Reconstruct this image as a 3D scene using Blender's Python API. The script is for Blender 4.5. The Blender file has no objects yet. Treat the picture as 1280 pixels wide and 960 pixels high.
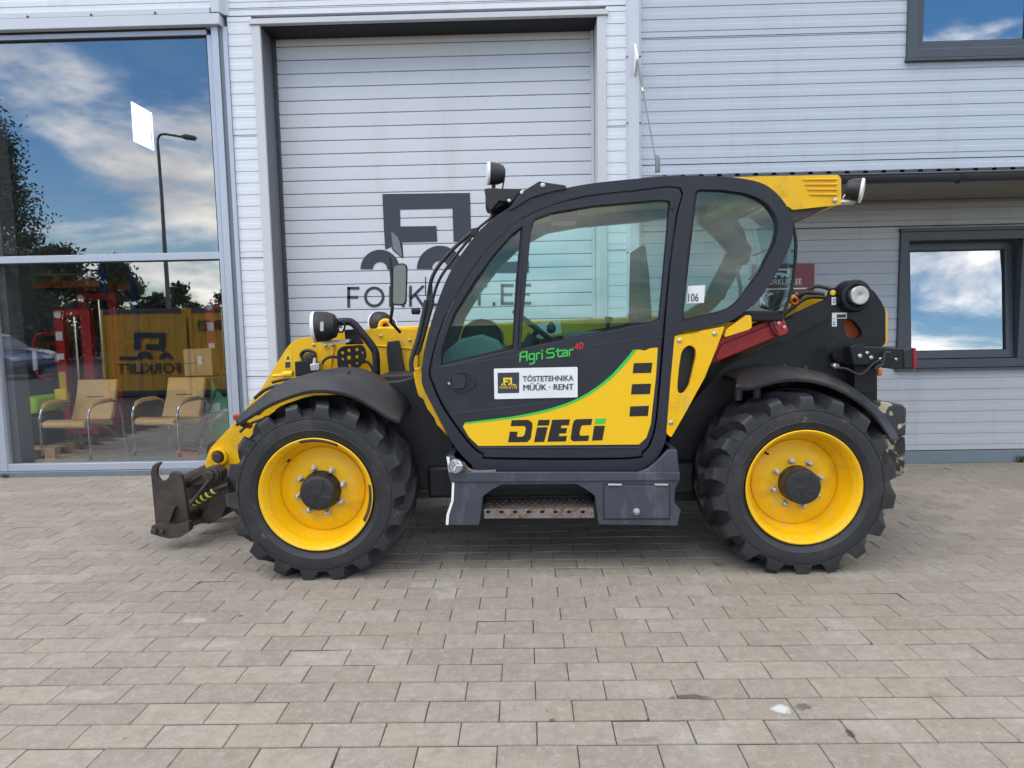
import bpy, bmesh, math, random
from mathutils import Vector, Matrix, noise
from mathutils.geometry import tessellate_polygon
random.seed(7)
SC = bpy.context.scene
COL = SC.collection
R = math.radians

# ------------------------------------------------------------------ camera
FP, CAMH = 830.0, 1.487                      # focal length in photo pixels (1280 wide), eye height
PT, YW, RL = R(5.224), R(-1.091), R(-1.106)
_F = Vector((math.sin(YW)*math.cos(PT), math.cos(YW)*math.cos(PT), -math.sin(PT)))
_r0 = Vector((math.cos(YW), -math.sin(YW), 0)); _u0 = _r0.cross(_F)
_R = _r0*math.cos(RL) + _u0*math.sin(RL); _U = _u0*math.cos(RL) - _r0*math.sin(RL)
cam = bpy.data.cameras.new('camera'); cam.sensor_width = 36; cam.lens = 36*FP/1280
cam.clip_start = .05; cam.clip_end = 3000
camo = bpy.data.objects.new('camera', cam); COL.objects.link(camo)
camo.matrix_world = Matrix(((_R.x,_U.x,-_F.x,0),(_R.y,_U.y,-_F.y,0),(_R.z,_U.z,-_F.z,CAMH),(0,0,0,1)))
SC.camera = camo

# ------------------------------------------------------------------ sky, sun, exposure
SUN_EL, SUN_AZ = R(56), R(232)               # azimuth clockwise from +Y: high, left and a little behind the viewer
world = bpy.data.worlds.new('World'); SC.world = world; world.use_nodes = True
wn, wl = world.node_tree.nodes, world.node_tree.links
wn.clear()
def N(t, **k):
    n = wn.new(t)
    for a, b in k.items(): setattr(n, a, b)
    return n
sky = N('ShaderNodeTexSky', sky_type='NISHITA'); sky.sun_disc = False
sky.sun_elevation = SUN_EL; sky.sun_rotation = SUN_AZ; sky.air_density = 1.0; sky.dust_density = .1; sky.ozone_density = 2.5
tc = N('ShaderNodeTexCoord'); sep = N('ShaderNodeSeparateXYZ'); wl.new(tc.outputs['Generated'], sep.inputs[0])
zc = N('ShaderNodeMath', operation='MAXIMUM'); zc.inputs[1].default_value = 0.0; wl.new(sep.outputs['Z'], zc.inputs[0])
za = N('ShaderNodeMath', operation='ADD'); za.inputs[1].default_value = .22; wl.new(zc.outputs[0], za.inputs[0])
dx = N('ShaderNodeMath', operation='DIVIDE'); wl.new(sep.outputs['X'], dx.inputs[0]); wl.new(za.outputs[0], dx.inputs[1])
dy = N('ShaderNodeMath', operation='DIVIDE'); wl.new(sep.outputs['Y'], dy.inputs[0]); wl.new(za.outputs[0], dy.inputs[1])
cmb = N('ShaderNodeCombineXYZ'); wl.new(dx.outputs[0], cmb.inputs[0]); wl.new(dy.outputs[0], cmb.inputs[1]); cmb.inputs[2].default_value = 14.9
n1 = N('ShaderNodeTexNoise'); n1.inputs['Scale'].default_value = 1.15; n1.inputs['Detail'].default_value = 9; n1.inputs['Roughness'].default_value = .58; n1.inputs['Distortion'].default_value = .35
wl.new(cmb.outputs[0], n1.inputs['Vector'])
r1 = N('ShaderNodeMapRange', interpolation_type='SMOOTHSTEP'); r1.inputs[1].default_value = .43; r1.inputs[2].default_value = .63
wl.new(n1.outputs['Fac'], r1.inputs[0])
n2 = N('ShaderNodeTexNoise'); n2.inputs['Scale'].default_value = 1.9; n2.inputs['Detail'].default_value = 6; n2.inputs['Roughness'].default_value = .55
wl.new(cmb.outputs[0], n2.inputs['Vector'])
r2 = N('ShaderNodeMapRange'); r2.inputs[1].default_value = .35; r2.inputs[2].default_value = .68; wl.new(n2.outputs['Fac'], r2.inputs[0])
cc = N('ShaderNodeMix', data_type='RGBA'); cc.inputs[6].default_value = (10.2,10.1,10.2,1); cc.inputs[7].default_value = (22,20.9,19.2,1)
wl.new(r2.outputs[0], cc.inputs[0])
mx = N('ShaderNodeMix', data_type='RGBA'); wl.new(r1.outputs[0], mx.inputs[0]); hs = N('ShaderNodeHueSaturation'); hs.inputs['Saturation'].default_value = 1.28; hs.inputs['Value'].default_value = 1.12; wl.new(sky.outputs[0], hs.inputs['Color']); wl.new(hs.outputs[0], mx.inputs[6]); wl.new(cc.outputs[2], mx.inputs[7])
bg = N('ShaderNodeBackground'); bg.inputs[1].default_value = .10; wl.new(mx.outputs[2], bg.inputs[0])
wo = N('ShaderNodeOutputWorld'); wl.new(bg.outputs[0], wo.inputs[0])

sl = bpy.data.lights.new('sun', 'SUN'); sl.energy = 1.1; sl.angle = R(50); sl.color = (1.0,.93,.83)
so = bpy.data.objects.new('sun', sl); COL.objects.link(so)
sd = Vector((math.sin(SUN_AZ)*math.cos(SUN_EL), math.cos(SUN_AZ)*math.cos(SUN_EL), math.sin(SUN_EL)))
so.rotation_euler = sd.to_track_quat('Z', 'Y').to_euler(); so.location = (-6,-12,16)
SC.view_settings.view_transform = 'Standard'; SC.view_settings.look = 'None'
SC.view_settings.exposure = 0.95; SC.view_settings.gamma = 1.0

# ------------------------------------------------------------------ measuring helpers
def W(px, py, Y):
    """world point on the vertical plane y = Y that photo pixel (px, py) shows"""
    d = _F + _R*((px-640)/FP) + _U*((480-py)/FP); t = Y/d.y
    return Vector((d.x*t, Y, CAMH + d.z*t))
def PJ(p):
    q = Vector(p) - Vector((0,0,CAMH)); k = q.dot(_F)
    return 640+FP*q.dot(_R)/k, 480-FP*q.dot(_U)/k

# ------------------------------------------------------------------ mesh helpers
class MB:
    def __init__(s): s.v, s.f = [], []
    def add(s, v, f):
        o = len(s.v); s.v += [Vector(p) for p in v]; s.f += [tuple(i+o for i in q) for q in f]; return s
    def box(s, a, b):
        x0,y0,z0 = a; x1,y1,z1 = b
        return s.add([(x0,y0,z0),(x1,y0,z0),(x1,y1,z0),(x0,y1,z0),(x0,y0,z1),(x1,y0,z1),(x1,y1,z1),(x0,y1,z1)],
            [(0,3,2,1),(4,5,6,7),(0,1,5,4),(1,2,6,5),(2,3,7,6),(3,0,4,7)])
    def prism(s, outer, ext, holes=()):
        """planar outline(s) (3-D points) extruded by vector ext"""
        loops = [list(map(Vector, outer))] + [list(map(Vector, h)) for h in holes]
        flat = [p for l in loops for p in l]; n = len(flat); e = Vector(ext)
        tris = tessellate_polygon(loops)
        vv = flat + [p+e for p in flat]; ff = []
        nrm = Vector()
        for t in tris:
            a,b,c = (flat[i] for i in t); k = (b-a).cross(c-a)
            if k.dot(e) > 0: t = (t[0],t[2],t[1])
            ff.append(tuple(t)); ff.append(tuple(i+n for i in reversed(t)))
        o = 0
        for li, l in enumerate(loops):
            m = len(l)
            ar = Vector()
            for i in range(m): ar += l[i].cross(l[(i+1)%m])
            cw = ar.dot(e) > 0
            if li: cw = not cw
            for i in range(m):
                j = (i+1)%m
                q = (o+i, o+j, o+j+n, o+i+n)
                ff.append(q if cw else tuple(reversed(q)))
            o += m
        return s.add(vv, ff)
    def tube(s, pts, r, seg=10, cap=True):
        pts = [Vector(p) for p in pts]; rs = r if isinstance(r,(list,tuple)) else [r]*len(pts)
        v, f = [], []; prev = None
        for i, p in enumerate(pts):
            t = (pts[min(i+1,len(pts)-1)] - pts[max(i-1,0)]).normalized()
            if prev is None:
                a = Vector((0,0,1)) if abs(t.z) < .9 else Vector((1,0,0)); n = t.cross(a).normalized()
            else:
                n = (prev - t*prev.dot(t)).normalized()
            prev = n; b = t.cross(n)
            for k in range(seg):
                q = 2*math.pi*k/seg; v.append(p + (n*math.cos(q)+b*math.sin(q))*rs[i])
        for i in range(len(pts)-1):
            for k in range(seg):
                a = i*seg+k; b = i*seg+(k+1)%seg; f.append((a,b,b+seg,a+seg))
        if cap: f.append(tuple(reversed(range(seg)))); f.append(tuple(range((len(pts)-1)*seg, len(pts)*seg)))
        return s.add(v, f)
    def lathe(s, prof, c, axis, seg=32):
        """prof: list of (along axis, radius)"""
        ax = Vector(axis).normalized(); a = Vector((0,0,1)) if abs(ax.z) < .9 else Vector((1,0,0))
        n = ax.cross(a).normalized(); b = ax.cross(n); c = Vector(c); v, f = [], []
        for t, r in prof:
            for k in range(seg):
                q = 2*math.pi*k/seg; v.append(c + ax*t + (n*math.cos(q)+b*math.sin(q))*max(r,1e-4))
        for i in range(len(prof)-1):
            for k in range(seg):
                A = i*seg+k; B = i*seg+(k+1)%seg; f.append((A,B,B+seg,A+seg))
        return s.add(v, f)
    def grid(s, rows):
        n = len(rows[0]); v = [p for r in rows for p in r]; f = []
        for i in range(len(rows)-1):
            for k in range(n-1): a = i*n+k; f.append((a,a+1,a+n+1,a+n))
        return s.add(v, f)

def rnd(pts, rad, seg=5):
    """round the corners of a closed 2-D outline"""
    out = []; n = len(pts)
    for i in range(n):
        p = Vector(pts[i]); a = Vector(pts[i-1]); b = Vector(pts[(i+1)%n])
        ua, ub = a-p, b-p; la, lb = ua.length, ub.length
        if la < 1e-6 or lb < 1e-6: continue
        ang = ua.angle(ub, math.pi)
        d = min(rad, la*.48, lb*.48)
        if ang > R(172) : out.append(p); continue
        A, B = p+ua/la*d, p+ub/lb*d
        for k in range(seg+1):
            t = k/seg; out.append(A*(1-t)**2 + p*2*t*(1-t) + B*t*t)
    return [(q.x,q.y) for q in out]
def spl(pts, n=4, closed=False):
    """Catmull-Rom through points"""
    P = [Vector(p) for p in pts]; m = len(P); out = []
    for i in range(m if closed else m-1):
        if closed: a,b,c,d = P[i-1],P[i],P[(i+1)%m],P[(i+2)%m]
        else: a,b,c,d = P[max(i-1,0)],P[i],P[i+1],P[min(i+2,m-1)]
        for k in range(n):
            t = k/n
            out.append(.5*((2*b)+(c-a)*t+(2*a-5*b+4*c-d)*t*t+(3*b-a-3*c+d)*t**3))
    if not closed: out.append(P[-1])
    return [tuple(q) for q in out]
def wp(pts, Y): return [W(x,y,Y) for x,y in pts]
def plate(pts, Y, th, holes=()):
    return MB().prism(wp(pts,Y), (0,th,0), [wp(h,Y) for h in holes])

LOC = {}
def wloc(o): return LOC.get(o.name, Vector((0,0,0))) if o else Vector((0,0,0))
def put(o, parent, c):
    COL.objects.link(o)
    if parent: o.parent = parent
    o.location = Vector(c) - wloc(parent)
    LOC[o.name] = Vector(c)
    return o
def mk(name, mb, m, parent=None, bevel=0, smooth=True, ang=35, seg=2, origin=None, solid=0, fix=False):
    xs = [v.x for v in mb.v]; ys = [v.y for v in mb.v]; zs = [v.z for v in mb.v]
    c = Vector(origin) if origin else Vector(((min(xs)+max(xs))/2,(min(ys)+max(ys))/2,(min(zs)+max(zs))/2 if parent else min(zs)))
    me = bpy.data.meshes.new(name); me.from_pydata([v-c for v in mb.v], [], mb.f); me.update()
    if fix:
        b = bmesh.new(); b.from_mesh(me); bmesh.ops.recalc_face_normals(b, faces=b.faces); b.to_mesh(me); b.free()
    me.materials.append(m)
    if smooth:
        me.polygons.foreach_set('use_smooth', [True]*len(me.polygons)); me.set_sharp_from_angle(angle=R(ang))
    o = bpy.data.objects.new(name, me); put(o, parent, c)
    if solid:
        q = o.modifiers.new('solid','SOLIDIFY'); q.thickness = solid; q.offset = 0
    if bevel:
        q = o.modifiers.new('bevel','BEVEL'); q.width = bevel; q.segments = seg; q.limit_method = 'ANGLE'; q.angle_limit = R(40)
        q.harden_normals = False
    return o
def thing(name, label, cat, loc, group=None):
    o = bpy.data.objects.new(name, None); o.empty_display_size = .2; put(o, None, loc)
    return tag(o, label, cat, group)
def tag(o, label=None, cat=None, group=None, kind=None):
    if label: o['label'] = label
    if cat: o['category'] = cat
    if group: o['group'] = group
    if kind: o['kind'] = kind
    return o
def copy_tree(o, delta, parent=None):
    c = o.copy(); COL.objects.link(c); c.parent = parent
    if parent is None: c.location = o.location + Vector(delta)
    LOC[c.name] = wloc(o) + Vector(delta)
    for ch in [k for k in bpy.data.objects if k.parent == o]: copy_tree(ch, delta, c)
    return c
def text(name, body, TL, TR, BL, m, parent, th=.0015, weight=0, shear=0):
    """lettering fitted into the parallelogram TL, TR, BL (world points), th proud of its plane"""
    cu = bpy.data.curves.new('t','FONT'); cu.body = body; cu.offset = weight; cu.shear = shear; cu.resolution_u = 3
    ob = bpy.data.objects.new('t', cu); COL.objects.link(ob)
    bpy.context.view_layer.update()
    me = bpy.data.meshes.new_from_object(ob.evaluated_get(bpy.context.evaluated_depsgraph_get()))
    bpy.data.objects.remove(ob); bpy.data.curves.remove(cu)
    x0 = min(v.co.x for v in me.vertices); x1 = max(v.co.x for v in me.vertices)
    y0 = min(v.co.y for v in me.vertices); y1 = max(v.co.y for v in me.vertices)
    TL, TR, BL = Vector(TL), Vector(TR), Vector(BL); ex, ey = TR-TL, TL-BL
    nn = ex.cross(ey).normalized()*th
    mb = MB(); vv = [BL + ex*((v.co.x-x0)/(x1-x0)) + ey*((v.co.y-y0)/(y1-y0)) for v in me.vertices]
    k = len(vv); fs = [tuple(p.vertices) for p in me.polygons]
    cnt = {}
    for f in fs:
        for i in range(len(f)):
            a,b = f[i], f[(i+1)%len(f)]; cnt[(a,b)] = 1
    side = [(b+0,a+0,a+k,b+k) for (a,b) in cnt if (b,a) not in cnt]
    mb.add(vv + [v+nn for v in vv], [tuple(i+k for i in f) for f in fs] + [(a,b,c,d) for (b,a,d,c) in side])
    bpy.data.meshes.remove(me)
    return mk(name, mb, m, parent, smooth=False)

# ------------------------------------------------------------------ materials
def mat(name, col, rough=.5, metal=0, var=.08, vs=3., bump=0, bs=60., dirt=None, spec=.5, rv=.1, coat=0, trans=0, alpha=1):
    m = bpy.data.materials.new(name); m.use_nodes = True
    nt = m.node_tree; n, l = nt.nodes, nt.links; b = n['Principled BSDF']
    g = n.new('ShaderNodeNewGeometry')
    a = n.new('ShaderNodeTexNoise'); a.inputs['Scale'].default_value = vs; a.inputs['Detail'].default_value = 6; a.inputs['Roughness'].default_value = .65
    l.new(g.outputs['Position'], a.inputs['Vector'])
    mp = n.new('ShaderNodeMapRange'); mp.inputs[1].default_value = .3; mp.inputs[2].default_value = .7; l.new(a.outputs['Fac'], mp.inputs[0])
    x = n.new('ShaderNodeMix'); x.data_type = 'RGBA'
    x.inputs[6].default_value = (*[c*(1-var) for c in col],1); x.inputs[7].default_value = (*[min(1,c*(1+var)) for c in col],1)
    l.new(mp.outputs[0], x.inputs[0]); out = x.outputs[2]
    rr = n.new('ShaderNodeMapRange'); rr.inputs[3].default_value = max(.02,rough-rv); rr.inputs[4].default_value = min(1,rough+rv); l.new(a.outputs['Fac'], rr.inputs[0])
    rout = rr.outputs[0]
    for (dc, lo, hi, ds, *zs) in (dirt or []):
        d = n.new('ShaderNodeTexNoise'); d.inputs['Scale'].default_value = ds; d.inputs['Detail'].default_value = 8; d.inputs['Roughness'].default_value = .7
        of = n.new('ShaderNodeVectorMath'); of.operation = 'ADD'; of.inputs[1].default_value = (ds*3.1,7.7,ds); l.new(g.outputs['Position'], of.inputs[0])
        sc_ = n.new('ShaderNodeVectorMath'); sc_.operation = 'MULTIPLY'; sc_.inputs[1].default_value = (1,1,zs[0] if zs else 1); l.new(of.outputs[0], sc_.inputs[0]); l.new(sc_.outputs[0], d.inputs['Vector'])
        dm = n.new('ShaderNodeMapRange'); dm.inputs[1].default_value = lo; dm.inputs[2].default_value = hi; l.new(d.outputs['Fac'], dm.inputs[0])
        y = n.new('ShaderNodeMix'); y.data_type = 'RGBA'; l.new(dm.outputs[0], y.inputs[0]); l.new(out, y.inputs[6]); y.inputs[7].default_value = (*dc,1); out = y.outputs[2]
        z = n.new('ShaderNodeMix'); l.new(dm.outputs[0], z.inputs[0]); l.new(rout, z.inputs[2]); z.inputs[3].default_value = .85; rout = z.outputs[0]
    l.new(out, b.inputs['Base Color']); l.new(rout, b.inputs['Roughness'])
    b.inputs['Metallic'].default_value = metal; b.inputs['Specular IOR Level'].default_value = spec; b.inputs['Coat Weight'].default_value = coat
    if bump:
        bn = n.new('ShaderNodeTexNoise'); bn.inputs['Scale'].default_value = bs; bn.inputs['Detail'].default_value = 5; l.new(g.outputs['Position'], bn.inputs['Vector'])
        bp = n.new('ShaderNodeBump'); bp.inputs['Strength'].default_value = bump; bp.inputs['Distance'].default_value = .01; l.new(bn.outputs['Fac'], bp.inputs['Height']); l.new(bp.outputs[0], b.inputs['Normal'])
    return m
def glass(name, tint, refl, power=1.0, wav=0):
    """coated sheet glass: see-through tint under a mirror-like reflection that grows at grazing angles"""
    m = bpy.data.materials.new(name); m.use_nodes = True; nt = m.node_tree; n, l = nt.nodes, nt.links; n.clear()
    t = n.new('ShaderNodeBsdfTransparent'); t.inputs[0].default_value = (*tint,1)
    gl = n.new('ShaderNodeBsdfGlossy'); gl.inputs['Roughness'].default_value = .0; gl.inputs[0].default_value = (.97,.98,1,1)
    lw = n.new('ShaderNodeLayerWeight'); lw.inputs[0].default_value = .5
    fr = n.new('ShaderNodeMath'); fr.operation = 'POWER'; fr.inputs[1].default_value = 4.5; l.new(lw.outputs['Facing'], fr.inputs[0])
    ad = n.new('ShaderNodeMath'); ad.operation = 'MULTIPLY_ADD'; ad.inputs[1].default_value = power; ad.inputs[2].default_value = refl; ad.use_clamp = True
    l.new(fr.outputs[0], ad.inputs[0])
    gb = n.new('ShaderNodeNewGeometry'); ct = n.new('ShaderNodeMapRange'); ct.inputs[3].default_value = refl; ct.inputs[4].default_value = .02
    l.new(gb.outputs['Backfacing'], ct.inputs[0]); l.new(ct.outputs[0], ad.inputs[2])
    if wav:
        g = n.new('ShaderNodeNewGeometry'); nz = n.new('ShaderNodeTexNoise'); nz.inputs['Scale'].default_value = 1.3; nz.inputs['Detail'].default_value = 1; l.new(g.outputs['Position'], nz.inputs['Vector'])
        bp = n.new('ShaderNodeBump'); bp.inputs['Strength'].default_value = wav; bp.inputs['Distance'].default_value = .02; l.new(nz.outputs['Fac'], bp.inputs['Height']); l.new(bp.outputs[0], gl.inputs['Normal'])
    x = n.new('ShaderNodeMixShader'); l.new(ad.outputs[0], x.inputs[0]); l.new(t.outputs[0], x.inputs[1]); l.new(gl.outputs[0], x.inputs[2])
    o = n.new('ShaderNodeOutputMaterial'); l.new(x.outputs[0], o.inputs[0]); return m
def emit(name, col, st):
    m = bpy.data.materials.new(name); m.use_nodes = True; b = m.node_tree.nodes['Principled BSDF']
    b.inputs['Base Color'].default_value = (*col,1); b.inputs['Emission Color'].default_value = (*col,1); b.inputs['Emission Strength'].default_value = st; return m

M = {}
GR = (.33,.30,.26)
M['yellow'] = mat('yellow paint', (.82,.46,.003), .40, var=.05, spec=.35, dirt=[((.46,.25,.03),.54,.80,6.),((.58,.42,.13),.54,.78,14.,.2),((.12,.07,.03),.735,.745,42.)], coat=.0, bump=.04, bs=25)
M['decal_y'] = mat('yellow decal', (.84,.50,.010), .45, var=.03, spec=.3)
M['cab'] = mat('charcoal paint', (.019,.021,.030), .45, var=.14, vs=5, dirt=[((.042,.041,.046),.55,.88,6.),((.055,.055,.064),.60,.90,16.,.15),((.18,.18,.19),.745,.755,45.)], bump=.05, bs=90, spec=.38)
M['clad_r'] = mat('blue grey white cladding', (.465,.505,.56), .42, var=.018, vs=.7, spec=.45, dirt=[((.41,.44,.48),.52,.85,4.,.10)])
M['black'] = mat('black paint', (.010,.011,.014), .42, var=.2, vs=4, dirt=[((.036,.034,.033),.58,.85,7.)], bump=.05, bs=70, spec=.32)
M['plastic'] = mat('black plastic', (.016,.016,.018), .5, var=.2, dirt=[((.04,.038,.035),.55,.8,12.)], bump=.1, bs=200)
M['fender'] = mat('dusty fender plastic', (.019,.019,.021), .42, var=.3, vs=3, dirt=[((.060,.050,.044),.50,.78,3.)], bump=.1, bs=150)
M['slate'] = mat('slate paint', (.042,.049,.067), .46, var=.15, vs=6, dirt=[((.13,.13,.14),.55,.8,9.,.3),((.30,.29,.28),.73,.74,30.),((.20,.10,.055),.70,.76,16.)], bump=.06, bs=50)
M['rubber'] = mat('tyre rubber', (.018,.019,.0225), .55, var=.2, vs=7, dirt=[((.075,.066,.054),.52,.82,5.),((.15,.12,.085),.64,.72,9.)], bump=.12, bs=120)
M['gasket'] = mat('rubber gasket', (.009,.009,.010), .6, var=.1)
M['rust'] = mat('rusty brown steel', (.048,.034,.029), .55, var=.35, vs=12, dirt=[((.12,.055,.022),.60,.76,10.),((.022,.020,.020),.52,.72,7.)], bump=.25, bs=60)
M['rusty_step'] = mat('worn step steel', (.22,.20,.18), .5, metal=.5, var=.3, vs=20, dirt=[((.18,.085,.045),.48,.62,18.)], bump=.2, bs=80)
M['chrome'] = mat('chrome', (.75,.75,.76), .14, metal=1, var=.05)
M['steel'] = mat('zinc steel', (.48,.47,.45), .38, metal=.9, var=.15, vs=20)
M['red'] = mat('red paint', (.44,.012,.015), .4, var=.12, vs=8, dirt=[((.12,.02,.02),.6,.8,12.)])
M['white_p'] = mat('white plastic', (.78,.79,.79), .4, var=.04)
M['print'] = mat('dark print', (.030,.037,.050), .5, var=.05)
M['ink'] = mat('black ink', (.012,.011,.012), .42, var=.1, dirt=[((.05,.04,.02),.70,.75,30.)])
M['anth'] = mat('anthracite', (.050,.062,.078), .4, var=.08)
M['green_l'] = mat('green print', (.04,.52,.06), .45, var=.04)
M['red_l'] = mat('red print', (.55,.02,.03), .45, var=.04)
M['lens'] = mat('lamp lens', (.72,.74,.76), .12, var=.06, spec=.8)
M['mirror'] = mat('mirror', (.13,.13,.125), .2, metal=1, var=.02)
M['wornpaint'] = mat('peeling painted ballast', (.028,.03,.036), .6, var=.2, dirt=[((.50,.42,.30),.535,.56,6.),((.22,.10,.05),.64,.68,12.)], bump=.35, bs=25)
M['peeled'] = mat('bare peeled ballast', (.36,.29,.20), .7, var=.3, vs=10, dirt=[((.20,.09,.04),.52,.62,14.),((.025,.025,.028),.47,.50,9.)], bump=.4, bs=30)
M['amber'] = mat('amber', (.75,.20,.01), .3)
M['redlens'] = mat('red lens', (.30,.012,.022), .25)
M['seat'] = mat('seat cloth', (.03,.032,.035), .8, var=.2, bump=.15, bs=300)
M['liner'] = mat('beige headliner', (.42,.39,.34), .8, var=.06)
M['dash'] = mat('dashboard', (.17,.19,.175), .6, var=.1)
M['brown'] = mat('brown trim', (.16,.075,.05), .55, var=.15)
M['hose'] = mat('hose', (.014,.014,.015), .45)
M['hazard_y'] = mat('hose marker yellow', (.62,.60,.05), .5)
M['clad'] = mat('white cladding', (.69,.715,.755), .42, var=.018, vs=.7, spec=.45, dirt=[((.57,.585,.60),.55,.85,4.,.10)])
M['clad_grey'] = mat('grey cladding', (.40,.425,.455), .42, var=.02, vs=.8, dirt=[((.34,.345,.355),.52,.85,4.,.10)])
M['trim'] = mat('grey white trim', (.55,.58,.63), .4, var=.02)
M['trim_g'] = mat('warm grey door trim', (.56,.57,.59), .42, var=.02)
M['alu'] = mat('anodised frame', (.42,.46,.53), .36, metal=.25, var=.03)
M['doorgrey'] = mat('grey door slat', (.60,.62,.66), .46, var=.025, vs=1.5, dirt=[((.52,.53,.55),.55,.85,3.,.12)])
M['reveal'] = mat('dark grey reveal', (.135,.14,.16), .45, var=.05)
M['flash'] = mat('blue grey flashing', (.15,.18,.215), .4, var=.05)
M['darkgap'] = mat('dark joint', (.012,.012,.02), .7)
M['soffit'] = mat('brown grey soffit', (.27,.25,.22), .5, var=.08)
M['roofm'] = mat('dark roof sheet', (.030,.034,.042), .35, var=.1)
M['burg'] = mat('burgundy sign', (.165,.012,.026), .35, var=.04)
M['concrete'] = mat('showroom floor', (.34,.37,.36), .25, var=.12, vs=2)
M['intwall'] = mat('showroom wall', (.34,.35,.36), .7, var=.05)
M['tan'] = mat('tan leather', (.70,.43,.17), .42, var=.10, vs=12, bump=.1, bs=150)
M['card'] = mat('cardboard', (.50,.34,.17), .8, var=.12, vs=9)
M['wood'] = mat('pine wood', (.46,.30,.15), .75, var=.25, vs=15)
M['lime'] = mat('lime paint', (.36,.62,.03), .35)
M['greenm'] = mat('green paint', (.03,.38,.13), .4, var=.1)
M['bluem'] = mat('blue paint', (.02,.07,.30), .4)
M['orange'] = mat('orange paint', (.62,.14,.03), .5)
M['paperw'] = mat('paper white', (.75,.76,.75), .6)
M['stick_y'] = mat('sticker yellow', (.80,.55,.02), .5)
M['clearplastic'] = mat('wrapping film', (.35,.38,.40), .25, var=.3, vs=12)
M['cont'] = mat('container yellow', (.70,.38,.025), .5, var=.08, dirt=[((.45,.24,.03),.6,.85,2.)])
M['bark'] = mat('bark', (.10,.065,.04), .9, var=.3, vs=10, bump=.5, bs=30)
M['leafA'] = mat('dark leaves', (.030,.052,.020), .6, var=.45, vs=1.2)
M['leafB'] = mat('mid leaves', (.045,.075,.025), .6, var=.45, vs=1.5)
M['carblue'] = mat('car blue', (.008,.025,.12), .25, coat=.6)
M['carwhite'] = mat('car white', (.72,.73,.74), .25, coat=.6)
M['darkglass'] = mat('dark car glass', (.012,.014,.016), .06, spec=.8)
M['pole'] = mat('galvanised pole', (.16,.17,.18), .45, metal=.4)
M['asphalt'] = mat('asphalt', (.050,.050,.052), .85, var=.15, vs=2, bump=.3, bs=200)
M['joint'] = mat('joint sand', (.030,.026,.021), .95, var=.35, vs=8, dirt=[((.035,.042,.018),.60,.72,3.)])
M['glass_b'] = glass('showroom glass', (.98,.99,.985), .22, .9, .012)
M['glass_w'] = glass('window glass', (.45,.5,.55), .40, 1.0, .03)
M['glass_c'] = glass('cab glass', (.71,.91,.88), .032, .8)
M['daylit'] = emit('lit panel', (.82,.95,.96), .95)

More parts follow.
